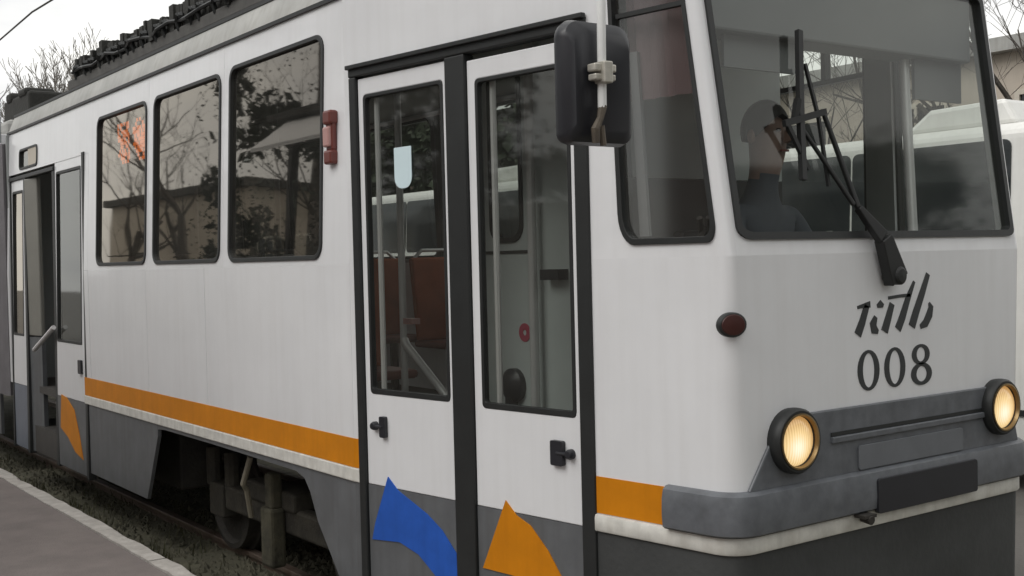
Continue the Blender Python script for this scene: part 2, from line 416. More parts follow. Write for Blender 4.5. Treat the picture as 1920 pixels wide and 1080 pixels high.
mb = MB(); bar(mb, tapL, .045, 1.572, 2.852, 2.872, -.03, -.004); T('drip_rail', mb, BLACK, bevel=.003)
def leaf(mp, u0, u1, zt, gz0, gz1, gl, flip):
    g0, g1 = u0+(.042 if not flip else .052), u1-(.03 if not flip else .03)
    mb = MB(); ring(mb, mp, [(u0+.003, .885), (u1-.003, .885), (u1-.003, zt), (u0+.003, zt)], rrect(g0, g1, gz0, gz1, .02, 3), .004, .04)
    d = T('door', mb, WHITE, bevel=.004)
    mb = MB(); bar(mb, mp, u0+.003, u1-.003, .30, .883, .004, .04); T('lower_panel', mb, SLATE, d)
    mb = MB(); ring(mb, mp, rrect(g0, g1, gz0, gz1, .02, 3), rrect(g0+.017, g1-.017, gz0+.024, gz1-.017, .014, 3), .001, .03); T('seal', mb, BLACK, d, bevel=.003)
    mb = MB(); plate(mb, mp, rrect(g0+.01, g1-.01, gz0+.01, gz1-.01, .012, 3), .016); T('pane', mb, gl, d)
    return d
dA = leaf(tapL, .098, .745, 2.805, 1.318, 2.727, GLASS_D, False)
dB = leaf(tapL, .872, 1.499, 2.785, 1.308, 2.702, GLASS_D, True)
def handle(d, u0, u1, z0, z1, k, zk):
    mb = MB(); plate(mb, tapL, rrect(u0, u1, z0, z1, .008, 3), -.016, .004)
    T('handle', mb, BLACKP, d, bevel=.004)
    c = Vector(tapL(k, zk, 0)); mb = MB(); mb.lathe(c, (ST, -CT, 0), [(.021, -.004), (.021, .012), (.015, .024), (.0, .027)], 16); mb.tube([c+Vector((ST, -CT, 0))*.014, Vector(tapL((u0+u1)/2, zk, -.012))], .008, 8)
    T('knob', mb, BLACKP, d, smooth=True)
handle(dA, .220, .262, 1.118, 1.217, .175, 1.168)
handle(dB, 1.338, 1.406, 1.112, 1.212, 1.440, 1.163)
def decal(d, name, pts, m, dp):
    mb = MB(); plate(mb, tapL, pts, dp, dp+.0045); return T(name, mb, m, d)
decal(dA, 'arrow_emblem', [(.126, .622), (.150, .70), (.258, .935), (.33, .88), (.42, .845), (.536, .80), (.64, .74), (.735, .65), (.738, .40), (.64, .40), (.585, .53), (.47, .605), (.335, .64)], BLUE, -.001)
decal(dB, 'arrow_emblem', [(.905, .62), (1.056, .930), (1.12, .875), (1.20, .845), (1.30, .755), (1.42, .60), (1.45, .50), (1.30, .57), (1.10, .62)], ORANGE, -.001)
# paper notice stuck inside the first leaf
mb = MB(); plate(mb, tapL, rrect(.358, .482, 2.272, 2.46, [.05, .05, .005, .005], 4), .008, .011); T('paper_notice', mb, PAPER, dA)

# cab side
def cabmap(t, z, d): s = 1.57+t*(send(z)-1.57); return tapL(s, z, d)
mb = MB(); hole = rrect(.245, .985, 1.978, 3.08, [.12, .07, .06, .05], 6)
# hole edges in t follow the leaning pillar
ring(mb, cabmap, [(0, 1.93), (1, 1.93), (1, ZT), (0, ZT)], hole, 0, .045, 0, 1)
T('cab_side_panel', mb, [WHITE, LINING])
mb = MB(); o_ = hole; i_ = rrect(.285, .955, 2.002, 3.056, [.09, .05, .04, .03], 6); ring(mb, cabmap, o_, i_, -.009, .03); cw = T('cab_window', mb, BLACK, bevel=.003)
mb = MB(); plate(mb, cabmap, rrect(.265, .97, 1.99, 3.066, .06, 5), .014); T('pane', mb, GLASS_C, cw)
mb = MB(); bar(mb, cabmap, .30, .95, 2.825, 2.842, .004, .03); bar(mb, cabmap, .31, .335, 2.0, 2.825, .016, .03); T('sliding_sash', mb, BLACK, cw)
mb = MB(); bar(mb, cabmap, .345, .42, 2.01, 2.70, .045, .06); T('sash_frame', mb, LINING, cw)
mb = MB(); rows = []
for i in range(15):
    t = .30+.66*i/14
    for z in (2.52, 3.06): rows.append(cabmap(t, z, .07+.012*math.sin(i*1.9)))
mb.add(rows, [(i*2, i*2+2, i*2+3, i*2+1) for i in range(14)]); T('window_sheet', mb, MAUVE, smooth=True)  # mauve pleated sheet just inside the upper cab window

# nose: cab lower body, corner and front below the windscreen in one formed sheet
def loft(zs, fn, m=0):
    mb = MB(); rows = [fn(z) for z in zs]; n = len(rows[0]); vs = [(x, y, z) for r_, z in zip(rows, zs) for x, y in r_]
    return mb.add(vs, [(j*n+i, j*n+i+1, (j+1)*n+i+1, (j+1)*n+i) for j in range(len(zs)-1) for i in range(n-1)], m)
T('nose_panel', loft([.885, .95, 1.09, 1.2, 1.4, 1.6, 1.8, 1.93], lambda z: plan_front(z)), WHITE, smooth=True)
T('apron', loft([.30, .55, .80, .884], lambda z: [(x-.03*(.885-z)*(1 if x > -.5 else 0), y) for x, y in plan_front(1.0)]), CHAR, smooth=True)
for mir in (0, 1):
    f = (lambda z: fillet(z)) if not mir else (lambda z: [(x, 2*YC-y) for x, y in fillet(z)])
    T('corner_pillar', loft([1.93, 2.2, 2.6, 3.0, ZT], f), WHITE, smooth=True)
mb = MB()
def fmap(t, z, d):
    a = ystart(z); return front(a+t*(2*YC-2*a), z, d)
wh = rrect(.006, .994, 1.985, 3.06, [.045, .03, .04, .04], 6)
ring(mb, fmap, [(0, 1.93), (1, 1.93), (1, ZT), (0, ZT)], wh, 0, .045, 0, 1); T('front_panel', mb, [WHITE, LINING])
mb = MB(); ring(mb, fmap, wh, rrect(.021, .979, 2.012, 3.036, [.035, .02, .03, .03], 6), -.010, .03); ws = T('windscreen', mb, BLACK, bevel=.004)
mb = MB(); plate(mb, fmap, rrect(.014, .986, 2.0, 3.048, .03, 5), .012); T('pane', mb, GLASS_W, ws)
# right hand taper
def tR(a, b): return a, b
mb = MB(); plate(mb, tapR, [(0.001, .885), (1.57, .885), (1.57, 1.93), (0.001, 1.93)], 0, .04); T('side_panel', mb, WHITE)
for a, b, h in ((0.001, 1.44, (.10, 1.36, 1.98, 3.06)), (1.44, 2.13, (1.54, 2.09, 1.98, 3.06))):
    bm_ = MB(); sc = lambda t, z, d, a=a, b=b: tapR(a+t*((b if b < 2 else send(z))-a), z, d)
    to = lambda q: (q-a)/(b-a)
    hh = (to(h[0]), to(h[1]), h[2], h[3])
    ring(bm_, sc, [(0, 1.93), (1, 1.93), (1, ZT), (0, ZT)], rrect(*hh, .05, 4), 0, .045, 0, 1); T('window_panel', bm_, [WHITE, LINING])
    g = MB(); ring(g, sc, rrect(*hh, .05, 4), rrect(hh[0]+.02, hh[1]-.02, hh[2]+.025, hh[3]-.025, .03, 4), -.008, .03)
    if b < 2: bar(g, sc, hh[0]+.02, hh[1]-.02, 2.80, 2.825, 0, .04); bar(g, sc, to(1.05), to(1.08), 2.825, 3.04, 0, .04)
    wr = T('window', g, BLACK)
    p = MB(); plate(p, sc, rrect(hh[0]+.01, hh[1]-.01, hh[2]+.01, hh[3]-.01, .03, 4), .012); T('pane', p, GLASS_D, wr)

# trims, stripes, bumper
full = plan_front(1.0)
mb = MB(); sweep(mb, [(-6.62, 0), (P0X, 0), tapL(.045, 1, 0)[:2]], [(0, .951), (.003, .951), (.003, 1.092), (0, 1.092)]); T('orange_stripe', mb, ORANGE)
mb = MB(); sweep(mb, [tapL(1.572, 1, 0)[:2], tapL(1.925, 1, 0)[:2]], [(0, .951), (.003, .951), (.003, 1.093), (0, 1.093)]); T('orange_stripe', mb, ORANGE)
mb = MB(); sweep(mb, [(P0X, 2*YC), (XR, 2*YC)], [(0, .951), (.003, .951), (.003, 1.092), (0, 1.092)]); T('orange_stripe', mb, ORANGE)
tp = [(0, .880), (.010, .882), (.014, .888), (.014, .934), (.010, .945), (0, .947)]
mb = MB(); sweep(mb, [(-6.62, 0), (P0X, 0), tapL(.045, 1, 0)[:2]], [(0, .882), (.006, .883), (.008, .888), (.008, .943), (.006, .948), (0, .949)]); T('white_trim', mb, TRIM)
mb = MB(); sweep(mb, full, tp); T('white_trim', mb, TRIM, smooth=True)
bpth = [tapL(1.925, 1, 0)[:2]]+fillet(1.0, 10)+[(x, 2*YC-y) for x, y in reversed(fillet(1.0, 10))]+[(tapR(1.925, 1, 0)[0], tapR(1.925, 1, 0)[1])]
mb = MB(); sweep(mb, bpth, [(0, .948), (.030, .949), (.040, .956), (.044, 1.0), (.042, 1.06), (.034, 1.092), (.018, 1.103), (0, 1.104)]); bumper = T('bumper', mb, BUMP, smooth=True)
# dark joint strip that also paints in the shadow under the bumper
mb = MB(); sweep(mb, bpth, [(.0, .9475), (.03, .9475), (.03, .9495), (0, .9495)]); T('bumper_joint_shadow', mb, BLACK)
# tow hook cover and lower towing eye
mb = MB(); plate(mb, front, rrect(1.03, 1.685, .935, 1.068, .012, 3), -.050, -.030); T('number_plate', mb, BLACKP, bumper, bevel=.004)
mb = MB(); mb.tube([(.03, .955, .932), (.075, .955, .925)], .017, 10); mb.box((.045, .955, .94), (.05, .07, .012)); T('towing_eye', mb, IRON, bumper)
# slate recess between the headlights
mb = MB(); plate(mb, front, [(.36, 1.104), (.40, 1.104), (2.01, 1.104), (2.05, 1.104), (1.98, 1.345), (1.93, 1.352), (.60, 1.352), (.50, 1.30)], -.014, 0)
grille = T('lamp_panel', mb, BUMP, bevel=.006)
mb = MB(); plate(mb, front, [(.80, 1.252), (1.80, 1.252), (1.80, 1.266), (.80, 1.266)], -.018, -.012); T('black_groove', mb, BLACK, grille)
mb = MB(); plate(mb, front, [(.80, 1.226), (1.80, 1.226), (1.80, 1.250), (.80, 1.250)], -.026, -.012); T('ledge', mb, BUMP, grille, bevel=.004)
mb = MB(); plate(mb, front, rrect(.955, 1.63, 1.108, 1.20, .012, 3), -.021, -.010); T('blank_plate', mb, mat('plate_grey', (.15, .16, .175), .45, var=.2), grille, bevel=.004)
for y in (.585, 1.893):
    c = (.0, y, 1.262); mb = MB(); mb.lathe(c, (1, 0, 0), [(.116, .0), (.119, .02), (.118, .044), (.110, .054), (.100, .054), (.093, .044), (.088, .03)], 36, cap=False)
    h = T('headlight', mb, BLACK, smooth=True)
    mb = MB(); mb.lathe(c, (1, 0, 0), [(.091, .034), (.080, .044), (.055, .052), (.025, .056), (0, .057)], 30)
    lens = T('lens', mb, LAMPG, h, smooth=True)
    mb = MB(); mb.lathe(c, (1, 0, 0), [(.100, .053), (.101, .058), (.095, .059), (.090, .046), (.092, .042), (.100, .053)], 36, cap=False); T('chrome_ring', mb, mat('dull_brass', (.28, .20, .10), .35, metal=.8), h, smooth=True)
# lens optics: each lamp glows unevenly
t = LAMPG.node_tree; b = t.nodes['Principled BSDF']; co = t.nodes.new('ShaderNodeTexCoord'); vm = t.nodes.new('ShaderNodeVectorMath'); vm.operation = 'DISTANCE'; vm.inputs[1].default_value = (0, -.012, -.022)
wv = t.nodes.new('ShaderNodeTexWave'); wv.bands_direction = 'Y'; wv.inputs['Scale'].default_value = 26; wv.inputs['Distortion'].default_value = .4
ad = t.nodes.new('ShaderNodeMath'); ad.operation = 'MULTIPLY_ADD'; ad.inputs[1].default_value = .022
r_ = t.nodes.new('ShaderNodeValToRGB'); r_.color_ramp.elements[0].position = .022; r_.color_ramp.elements[0].color = (1, .93, .72, 1); r_.color_ramp.elements[1].position = .112; r_.color_ramp.elements[1].color = (.42, .22, .07, 1)
e_ = r_.color_ramp.elements.new(.062); e_.color = (.88, .64, .31, 1)
t.links.new(co.outputs['Object'], vm.inputs[0]); t.links.new(co.outputs['Object'], wv.inputs['Vector']); t.links.new(wv.outputs['Fac'], ad.inputs[0]); t.links.new(vm.outputs['Value'], ad.inputs[2]); t.links.new(ad.outputs[0], r_.inputs[0]); t.links.new(r_.outputs[0], b.inputs['Emission Color'])
# side marker lamp on the nose corner
ang = R(-38); cx, cy = fillet(1.69)[4]
mb = MB(); mb.lathe((-.004, .306, 1.692), (1, -.28, 0), [(.056, -.01), (.056, .008), (.050, .013)], 28, .78); mk = T('marker_lamp', mb, BLACK, smooth=True)
mb = MB(); mb.lathe((-.004, .306, 1.692), (1, -.28, 0), [(.048, .012), (.044, .016), (.02, .019), (0, .02)], 24, .78); T('lens', mb, REDL, mk, smooth=True)
# side indicator lamp beside the third window
mb = MB()
for z in (2.46, 2.655): mb.box((-2.365, .008, z), (.082, .05, .07))
mb.box((-2.365, .012, 2.56), (.075, .03, .14)); il = T('indicator_lamp', mb, REDPL, bevel=.012)
mb = MB(); mb.box((-2.372, .0, 2.56), (.064, .04, .10)); T('lens', mb, PINKL, il, bevel=.01)

# lettering on the nose (y, z on the front plane)
ink = mat('black_lettering', (.03, .033, .034), .5)
def stroke(mb, pts, ws_):
    L_ = []; R_ = []
    n = len(pts)
    for i in range(n):
        a = Vector(pts[max(0, i-1)]); b2 = Vector(pts[min(n-1, i+1)]); d = (b2-a).normalized(); q = Vector((-d.y, d.x)); p = Vector(pts[i]); wv = (ws_[i] if isinstance(ws_, list) else ws_)*1.15
        L_.append(tuple(p+q*wv/2)); R_.append(tuple(p-q*wv/2))
    plate(mb, front, L_+R_[::-1], -.003, 0)
def letter(name, *strokes):
    mb = MB()
    for s_ in strokes: stroke(mb, *s_)
    return T('letter_'+name, mb, ink)
letter('r', ([(.984, 1.618), (1.012, 1.665), (1.042, 1.727)], [.036, .032, .026]), ([(.985, 1.722), (1.02, 1.727), (1.062, 1.731)], [.010, .014, .022]))
letter('a', ([(1.105, 1.722), (1.125, 1.730), (1.143, 1.722)], [.012, .026, .012]), ([(1.095, 1.682), (1.078, 1.655), (1.084, 1.632), (1.108, 1.622)], [.018, .034, .034, .014]), ([(1.148, 1.622), (1.172, 1.672), (1.198, 1.728)], [.036, .032, .026]))
letter('t', ([(1.232, 1.626), (1.262, 1.672), (1.30, 1.745), (1.342, 1.81)], [.034, .033, .026, .012]), ([(1.175, 1.751), (1.25, 1.756), (1.315, 1.757)], .011))
letter('b', ([(1.322, 1.632), (1.352, 1.69), (1.395, 1.765), (1.434, 1.838)], [.036, .034, .03, .022]), ([(1.378, 1.628), (1.412, 1.640), (1.440, 1.675), (1.450, 1.705), (1.438, 1.722)], [.016, .032, .034, .026, .008]))
def oring(mb, cy, cz, ry, rz, iy, iz, n=28):
    o = [(cy+ry*math.cos(2*math.pi*k/n), cz+rz*math.sin(2*math.pi*k/n)) for k in range(n)]
    i = [(cy+iy*math.cos(2*math.pi*k/n), cz+iz*math.sin(2*math.pi*k/n)) for k in range(n)]
    ring(mb, front, o, i, -.003, 0)
for k, y in enumerate((1.046, 1.209)):
    mb = MB(); oring(mb, y, 1.479, .066, .078, .036, .066); T('digit_zero', mb, ink)
mb = MB(); oring(mb, 1.378, 1.518, .058, .041, .029, .029); oring(mb, 1.381, 1.440, .068, .045, .035, .031); T('digit_eight', mb, ink)

# wipers
BW = mat('wiper_black', (.012, .013, .013), .55, var=.2)
mb = MB()
def flat(mb, pts, wd, th):
    for a, b2 in zip(pts, pts[1:]):
        a, b2 = Vector(a), Vector(b2); d = b2-a; L0 = d.length; d.normalize(); s_ = d.cross(Vector((1, 0, 0))).normalized(); nx = d.cross(s_)
        wa, wb = wd if isinstance(wd, tuple) else (wd, wd)
        vs = []
        for p, w0 in ((a, wa), (b2, wb)):
            for q, e in ((-1, -1), (1, -1), (1, 1), (-1, 1)): vs.append(p+s_*w0*q/2+nx*th*e/2)
        mb.add(vs, [(0,3,2,1),(4,5,6,7),(0,1,5,4),(1,2,6,5),(2,3,7,6),(3,0,4,7)])
flat(mb, [(.04, 1.172, 1.822), (.045, 1.09, 1.985)], (.105, .062), .045)
flat(mb, [(.045, 1.085, 1.985), (.012, .985, 2.10)], (.06, .022), .03)
flat(mb, [(.012, .985, 2.10), (-.04, .862, 2.45)], (.022, .015), .016)
flat(mb, [(.012, .96, 2.11), (-.038, .725, 2.40)], (.018, .013), .014)
mb.lathe((.02, 1.17, 1.838), (1, 0, 0), [(.036, -.02), (.036, .045), (.026, .052), (0, .054)], 18)
wp = T('wiper_arm', mb, BW, bevel=.004)
mb = MB(); flat(mb, [(-.012, .704, 2.20), (-.046, .735, 2.44), (-.092, .790, 2.765)], .025, .02); T('wiper_blade', mb, BW, wp)
mb = MB(); flat(mb, [(-.035, .632, 2.405), (-.045, .874, 2.462)], .024, .018); flat(mb, [(-.035, .645, 2.41), (-.02, .745, 2.24)], .016, .014); flat(mb, [(-.044, .700, 2.42), (-.04, .715, 2.50)], .022, .02); T('wiper_linkage', mb, BW, wp)
mb = MB(); flat(mb, [(-.015, .850, 2.18), (-.045, .835, 2.44), (-.075, .800, 2.64)], .012, .012); T('wiper_rod', mb, BW, wp)
# rear view mirror on a white rod
mb = MB(); loop = rrect(-.124, .124, -.174, .174, [.03, .035, .055, .05], 6)
vs = []
for sc_, d in ((.80, .045), (.96, .026), (1.0, .0), (.97, -.02)): vs += [(.28+d, -.535+y*sc_, 2.425+z*sc_) for y, z in loop]
n = len(loop); fs = [(j*n+i, j*n+(i+1) % n, (j+1)*n+(i+1) % n, (j+1)*n+i) for j in range(3) for i in range(n)]+[tuple(reversed(range(n))), tuple(3*n+i for i in range(n))]
mir = T('mirror', mb.add(vs, fs), BLACKP, smooth=True)
mb = MB(); mb.add([(.252, -.535+y*.9, 2.425+z*.9) for y, z in loop], [tuple(range(n))]); T('mirror_glass', mb, mat('mirror_silver', (.8, .8, .8), .03, metal=1.), mir)
mb = MB(); mb.tube([(.35, -.562, 2.35), (.35, -.560, 2.50), (.35, -.556, 2.72), (.30, -.50, 2.98), (.02, -.05, 3.10), (-.10, .16, 3.12)], .0125, 10); T('mirror_arm', mb, WHITEM, mir, smooth=True)
mb = MB(); mb.box((.352, -.562, 2.458), (.035, .078, .022)); mb.box((.352, -.562, 2.432), (.034, .074, .018)); mb.box((.36, -.562, 2.445), (.045, .032, .06)); T('clamp', mb, mat('zinc_clamp', (.55, .53, .47), .45, metal=.4, var=.3, scale=30), mir, bevel=.004)
mb = MB(); mb.tube([(.35, -.560, 2.355), (.352, -.572, 2.32), (.35, -.588, 2.29), (.348, -.585, 2.252)], [.013, .010, .013, .011], 8); mb.tube([(.35, -.566, 2.30), (.352, -.562, 2.245)], .009, 8); T('rusty_hook', mb, RUST, mir)

# skirt and wheel bay, left side
mb = MB(); plate(mb, mainL, [(-6.55, .34), (-5.24, .335), (-4.985, .80), (-4.985, .881), (-6.55, .881)], .004, .03); T('skirt_panel', mb, SLATE, bevel=.003)
mb = MB(); plate(mb, mainL, [(-4.98, .845), (-4.85, .855), (-4.0, .855), (-2.86, .845), (-2.76, .82), (-2.70, .76), (-2.62, .62), (-2.40, .38), (-2.36, .33), (P0X-.001, .33), (P0X-.001, .881), (-4.98, .881)], .004, .03); T('skirt_panel', mb, SLATE, bevel=.003)
mb = MB(); plate(mb, mainR, [(XR, .34), (-5.24, .34), (-4.98, .85), (-2.8, .85), (-2.4, .34), (P0X, .34), (P0X, .882), (XR, .882)], .004, .03); T('skirt_panel', mb, SLATE)
mb = MB(); plate(mb, tapR, [(0, .3), (1.57, .3), (1.57, .883), (0, .883)], .004, .03); T('skirt_panel', mb, SLATE)
# bogie
def bogie(cx):
    mb = MB()
    for y in (.36, 2.05):
        mb.box((cx, y, .40), (1.5, .10, .16)); mb.box((cx, y, .52), (.7, .14, .12))
    mb.box((cx, YC, .45), (.5, 1.6, .2)); b0 = T('bogie', mb, GRIME, bevel=.02)
    for x in (cx-.9, cx+.9):
        for y in (.47, 1.94):
            sg = -1 if y < 1 else 1; m2 = MB()
            m2.lathe((x, y, .34), (0, sg, 0), [(.36, -.04), (.36, -.02), (.33, -.015), (.325, .06), (.29, .065), (.27, .03), (.14, .02), (.12, .07), (.05, .075), (0, .075)], 32); T('wheel', m2, IRON, b0, smooth=True)
            m2 = MB(); m2.box((x, y+sg*.10, .36), (.24, .12, .22)); m2.tube([(x-.16, y+sg*.1, .44), (x-.16, y+sg*.1, .70)], .055, 10); m2.tube([(x+.16, y+sg*.1, .44), (x+.16, y+sg*.1, .70)], .055, 10); T('axle_box', m2, GRIME, b0, bevel=.012)
        m2 = MB(); m2.tube([(x, .5, .34), (x, 1.9, .34)], .07, 10); T('axle', m2, IRON, b0)
    m2 = MB(); m2.box((cx+.05, YC, .14), (1.6, .12, .10)); T('track_brake', m2, IRON, b0)
    m2 = MB(); m2.tube([(cx+.12, .13, .80), (cx+.02, .12, .62), (cx+.0, .15, .58), (cx-.06, .20, .40)], .018, 8); T('brake_hose', m2, mat('pale_hose', (.26, .235, .18), .6, var=.4), b0)
    m2 = MB(); m2.box((cx+.12, .26, .30), (.16, .10, .36)); m2.box((cx+.14, .26, .58), (.10, .08, .22)); T('sand_box', m2, mat('muddy_box', (.10, .092, .06), .9, col2=(.03, .028, .02), scale=8, bump=.3), b0, bevel=.02)
    return b0
bogie(-3.86)
for x0, x1, y0, y1, z0, z1 in ((-6.4, -5.4, .3, .9, .33, .78), (-8.6, -6.9, .5, 1.9, .35, .8), (-6.4, -5.3, 1.3, 2.1, .35, .75), (-1.9, -.6, .6, 1.9, .3, .8)):
    mb = MB(); mb.box(((x0+x1)/2, (y0+y1)/2, (z0+z1)/2), (x1-x0, y1-y0, z1-z0)); T('underfloor_box', mb, IRON, bevel=.02)

# floor, ceiling, roof, bulkhead
def hull(inset, z=1.0, top=False):
    l = [(XR, 0), (P0X, 0)]+[(x, y) for x, y in fillet(z)]; l2 = l+[(x, 2*YC-y) for x, y in reversed(l)]
    out_ = []
    for x, y in l2:
        yy = YC+(y-YC)*(1-inset/YC); xx = x-inset*(1 if x > -2 else 0)+inset*.0*(1 if x < -9 else 0); out_.append((xx, yy))
    return out_
def slab(name, inset, z0, z1, m, zz=1.0):
    h = hull(inset, zz); n = len(h); mb = MB(); mb.add([(x, y, z0) for x, y in h]+[(x, y, z1) for x, y in h], [tuple(reversed(range(n))), tuple(range(n, 2*n))]+[(i, (i+1) % n, n+(i+1) % n, n+i) for i in range(n)]); return T(name, mb, m)
slab('floor_panel', .05, .84, .90, FLOOR)
slab('ceiling_panel', .07, 3.13, 3.16, CEIL, 3.1)
mb = MB(); rows = [(.052, 3.235), (.058, 3.255), (.075, 3.30), (.115, 3.40), (.14, 3.418)]
def roofloft(rows, name, m):
    mb = MB(); hs = [[(x, y, z) for x, y in hull(i, 3.2)] for i, z in rows]; n = len(hs[0])
    vs = [p for h in hs for p in h]; fs = [(j*n+i, j*n+(i+1) % n, (j+1)*n+(i+1) % n, (j+1)*n+i) for j in range(len(hs)-1) for i in range(n)]
    mb.add(vs, fs); return mb, n, len(hs)
mb, _, _ = roofloft(rows, 'roof_edge', ROOFG); T('roof_edge', mb, ROOFG, smooth=True)
mb, n, k = roofloft([(.135, 3.42), (.24, 3.47), (.45, 3.52), (.8, 3.56), (1.15, 3.575)], 'roof', ROOFD); mb.f.append(tuple((k-1)*n+i for i in range(n))); mb.m.append(0); T('roof', mb, ROOFD, smooth=True)
h0 = [(XR, lean(ZT)), (P0X, lean(ZT)), tapL(.01, 1, 0)[:2]]
mb = MB(); sweep(mb, h0, [(-.01, 3.232), (.014, 3.232), (.014, 3.252), (-.01, 3.262)]); T('gutter', mb, BLACK)
mb = MB(); sweep(mb, [(XR, .122), (P0X, .122)], [(-.03, 3.402), (.012, 3.402), (.012, 3.424), (-.03, 3.432)]); T('roof_seam', mb, BLACK)
mb = MB(); mb.box((XR-.0+.02, YC, 2.05), (.04, 2.36, 2.35)); T('end_wall', mb, LINING)
# roof gear: cable trunk with resistor grids
mb = MB(); mb.box((-5.25, .47, 3.575), (5.4, .30, .09)); gear = T('roof_gear', mb, mat('weathered_trunk', (.11, .107, .10), .8, var=.5, scale=6), bevel=.01)
x = -7.78
mb = MB(); rnd = random.Random(3)
while x < -2.6:
    ln = rnd.uniform(.05, .10); h = .17+.035*noise.noise((x*2.2, 0, 0))+rnd.uniform(-.025, .02); mb.box((x+ln/2, .47+rnd.uniform(-.03, .03), 3.61+h/2), (ln*.86, rnd.uniform(.20, .30), h), ry=rnd.uniform(-.10, .10))
    mb.sphere((x+ln*rnd.random(), .40+.1*rnd.random(), 3.60+h), rnd.uniform(.025, .045), 7)
    x += ln
T('resistor_grid', mb, GEAR, gear)
mb = MB()
x = -7.7
while x < -2.6:
    mb.tube([(x, .33, 3.60), (x, .31, 3.66), (x+.05, .30, 3.70)], .02, 6); mb.sphere((x+.06, .32, 3.69), .028, 6); x += rnd.uniform(.12, .3)
mb.tube([(-7.75+i*.2, .30+.02*math.sin(i*2.1), 3.66+.02*math.sin(i*1.7)) for i in range(27)], .014, 6)
T('cable', mb, BLACK, gear)

# rear door bay
mb = MB()
plate(mb, mainL, [(XR, 1.93), (-8.97, 1.93), (-8.97, ZT-.01), (XR, ZT-.01)], 0, .045)
plate(mb, mainL, [(XR, .885), (-8.97, .885), (-8.97, 1.93), (XR, 1.93)], 0, .045)
T('end_panel', mb, WHITE)
mb = MB(); dh = (-8.60, -7.97, 2.865, 3.055); ring(mb, mainL, [(-8.97, 2.84), (-6.45, 2.84), (-6.45, ZT), (-8.97, ZT)], rrect(*dh, .05, 4), 0, .045); T('window_panel', mb, WHITE)
window(mainL, *dh, .05, GLASS_D, 'display_window', .02)
mb = MB(); mb.box((-8.14, .05, 2.96), (.30, .02, .15)); T('cream_card', mb, CREAMW)
mb = MB(); bar(mb, mainL, -8.97, -8.93, .28, 2.84, -.01, .05); bar(mb, mainL, -8.44, -8.37, .28, 2.80, -.01, .05); bar(mb, mainL, -6.62, -6.56, .28, 2.86, -.012, .05); bar(mb, mainL, -7.52, -7.44, .28, 2.80, 0, .05); bar(mb, mainL, -8.97, -7.44, 2.78, 2.815, -.012, .05)
T('door_frame', mb, BLACK, bevel=.005)
mb = MB(); plate(mb, mainL, [(-6.56, .885), (-6.452, .885), (-6.452, 1.93), (-6.56, 1.93)], 0, .04); plate(mb, mainL, [(-6.56, 1.931), (-6.452, 1.931), (-6.452, 2.839), (-6.56, 2.839)], 0, .04); T('door_post', mb, WHITE)
def rleaf(u0, u1, zt, lowm, gl):
    mb = MB(); ring(mb, mainL, [(u0, .885), (u1, .885), (u1, zt), (u0, zt)], rrect(u0+.05, u1-.05, 1.34, zt-.10, .02, 3), .004, .04); d = T('door', mb, WHITE, bevel=.004)
    mb = MB(); bar(mb, mainL, u0, u1, .30, .883, .004, .04); T('lower_panel', mb, lowm, d)
    mb = MB(); ring(mb, mainL, rrect(u0+.05, u1-.05, 1.34, zt-.10, .02, 3), rrect(u0+.068, u1-.068, 1.36, zt-.12, .015, 3), .001, .03); T('seal', mb, BLACK, d)
    mb = MB(); plate(mb, mainL, rrect(u0+.06, u1-.06, 1.35, zt-.11, .015, 3), .016); T('pane', mb, gl, d); return d
r1 = rleaf(-8.925, -8.445, 2.78, mat('blue_grey_paint', (.16, .18, .22), .45, var=.2), GLASS_S)
r2 = rleaf(-7.435, -6.625, 2.86, SLATE, GLASS_D)
mb = MB(); plate(mb, mainL, [(-7.36, .62), (-7.31, .90), (-7.16, .885), (-6.95, .80), (-6.82, .60), (-6.74, .42), (-6.95, .46), (-7.15, .56)], -.001, .0035); T('arrow_emblem', mb, ORANGE, r2)
mb = MB(); plate(mb, mainL, rrect(-6.76, -6.68, 1.11, 1.22, .01, 3), -.014, .004); T('handle', mb, BLACKP, r2)
# folded leaf seen through the doorway and a slanting rail
mb = MB(); mb.box((-8.26, .06, 2.06), (.26, .04, 1.42), rz=R(10)); fl_ = T('door', mb, mat('leaf_reflection', (.24, .235, .21), .35, var=.2, scale=3), bevel=.01)  # pale colour painted in for a bright reflection in the leaf's glass
mb = MB(); mb.box((-8.26, .06, .82), (.26, .04, 1.04), rz=R(10)); T('lower_panel', mb, SLATE, fl_)
mb = MB(); mb.tube([(-8.05, -.02, 1.24), (-7.36, -.03, 1.46)], .02, 8); T('door_rail', mb, STEEL, smooth=True)
# boarding steps inside the doorways
mb = MB(); mb.box((-7.9, .28, .42), (1.6, .5, .24)); T('step', mb, FLOOR)

# interior fittings
def seat(x, y, first=[None]):
    if first[0] is None:
        e = MB(); e.box((x, y, 1.33), (.42, .42, .05)); s0 = T('seat', e, SEAT, bevel=.02)
        q = MB(); q.box((x-.20, y, 1.66), (.05, .42, .62), ry=R(-8)); T('backrest', q, SEATO, s0, bevel=.02)
        q = MB(); q.tube([(x, y, .90), (x, y, 1.32)], .035, 8); T('pedestal', q, IRON, s0)
        q = MB(); q.tube([(x-.24, y-.18, 1.95), (x-.25, y-.1, 2.02), (x-.25, y+.1, 2.02), (x-.24, y+.18, 1.95)], .014, 6); T('grip', q, STEEL, s0)
        first[0] = (s0, x, y)
    else:
        s0, x0, y0 = first[0]; r = s0.copy(); COL.objects.link(r); r.location = s0.location+Vector((x-x0, y-y0, 0))
        for ch in s0.children: k = ch.copy(); COL.objects.link(k); k.parent = r
for i in range(5): seat(-6.1+i*.82, .42)
for i in range(8): seat(-8.7+i*.86, 2.02)
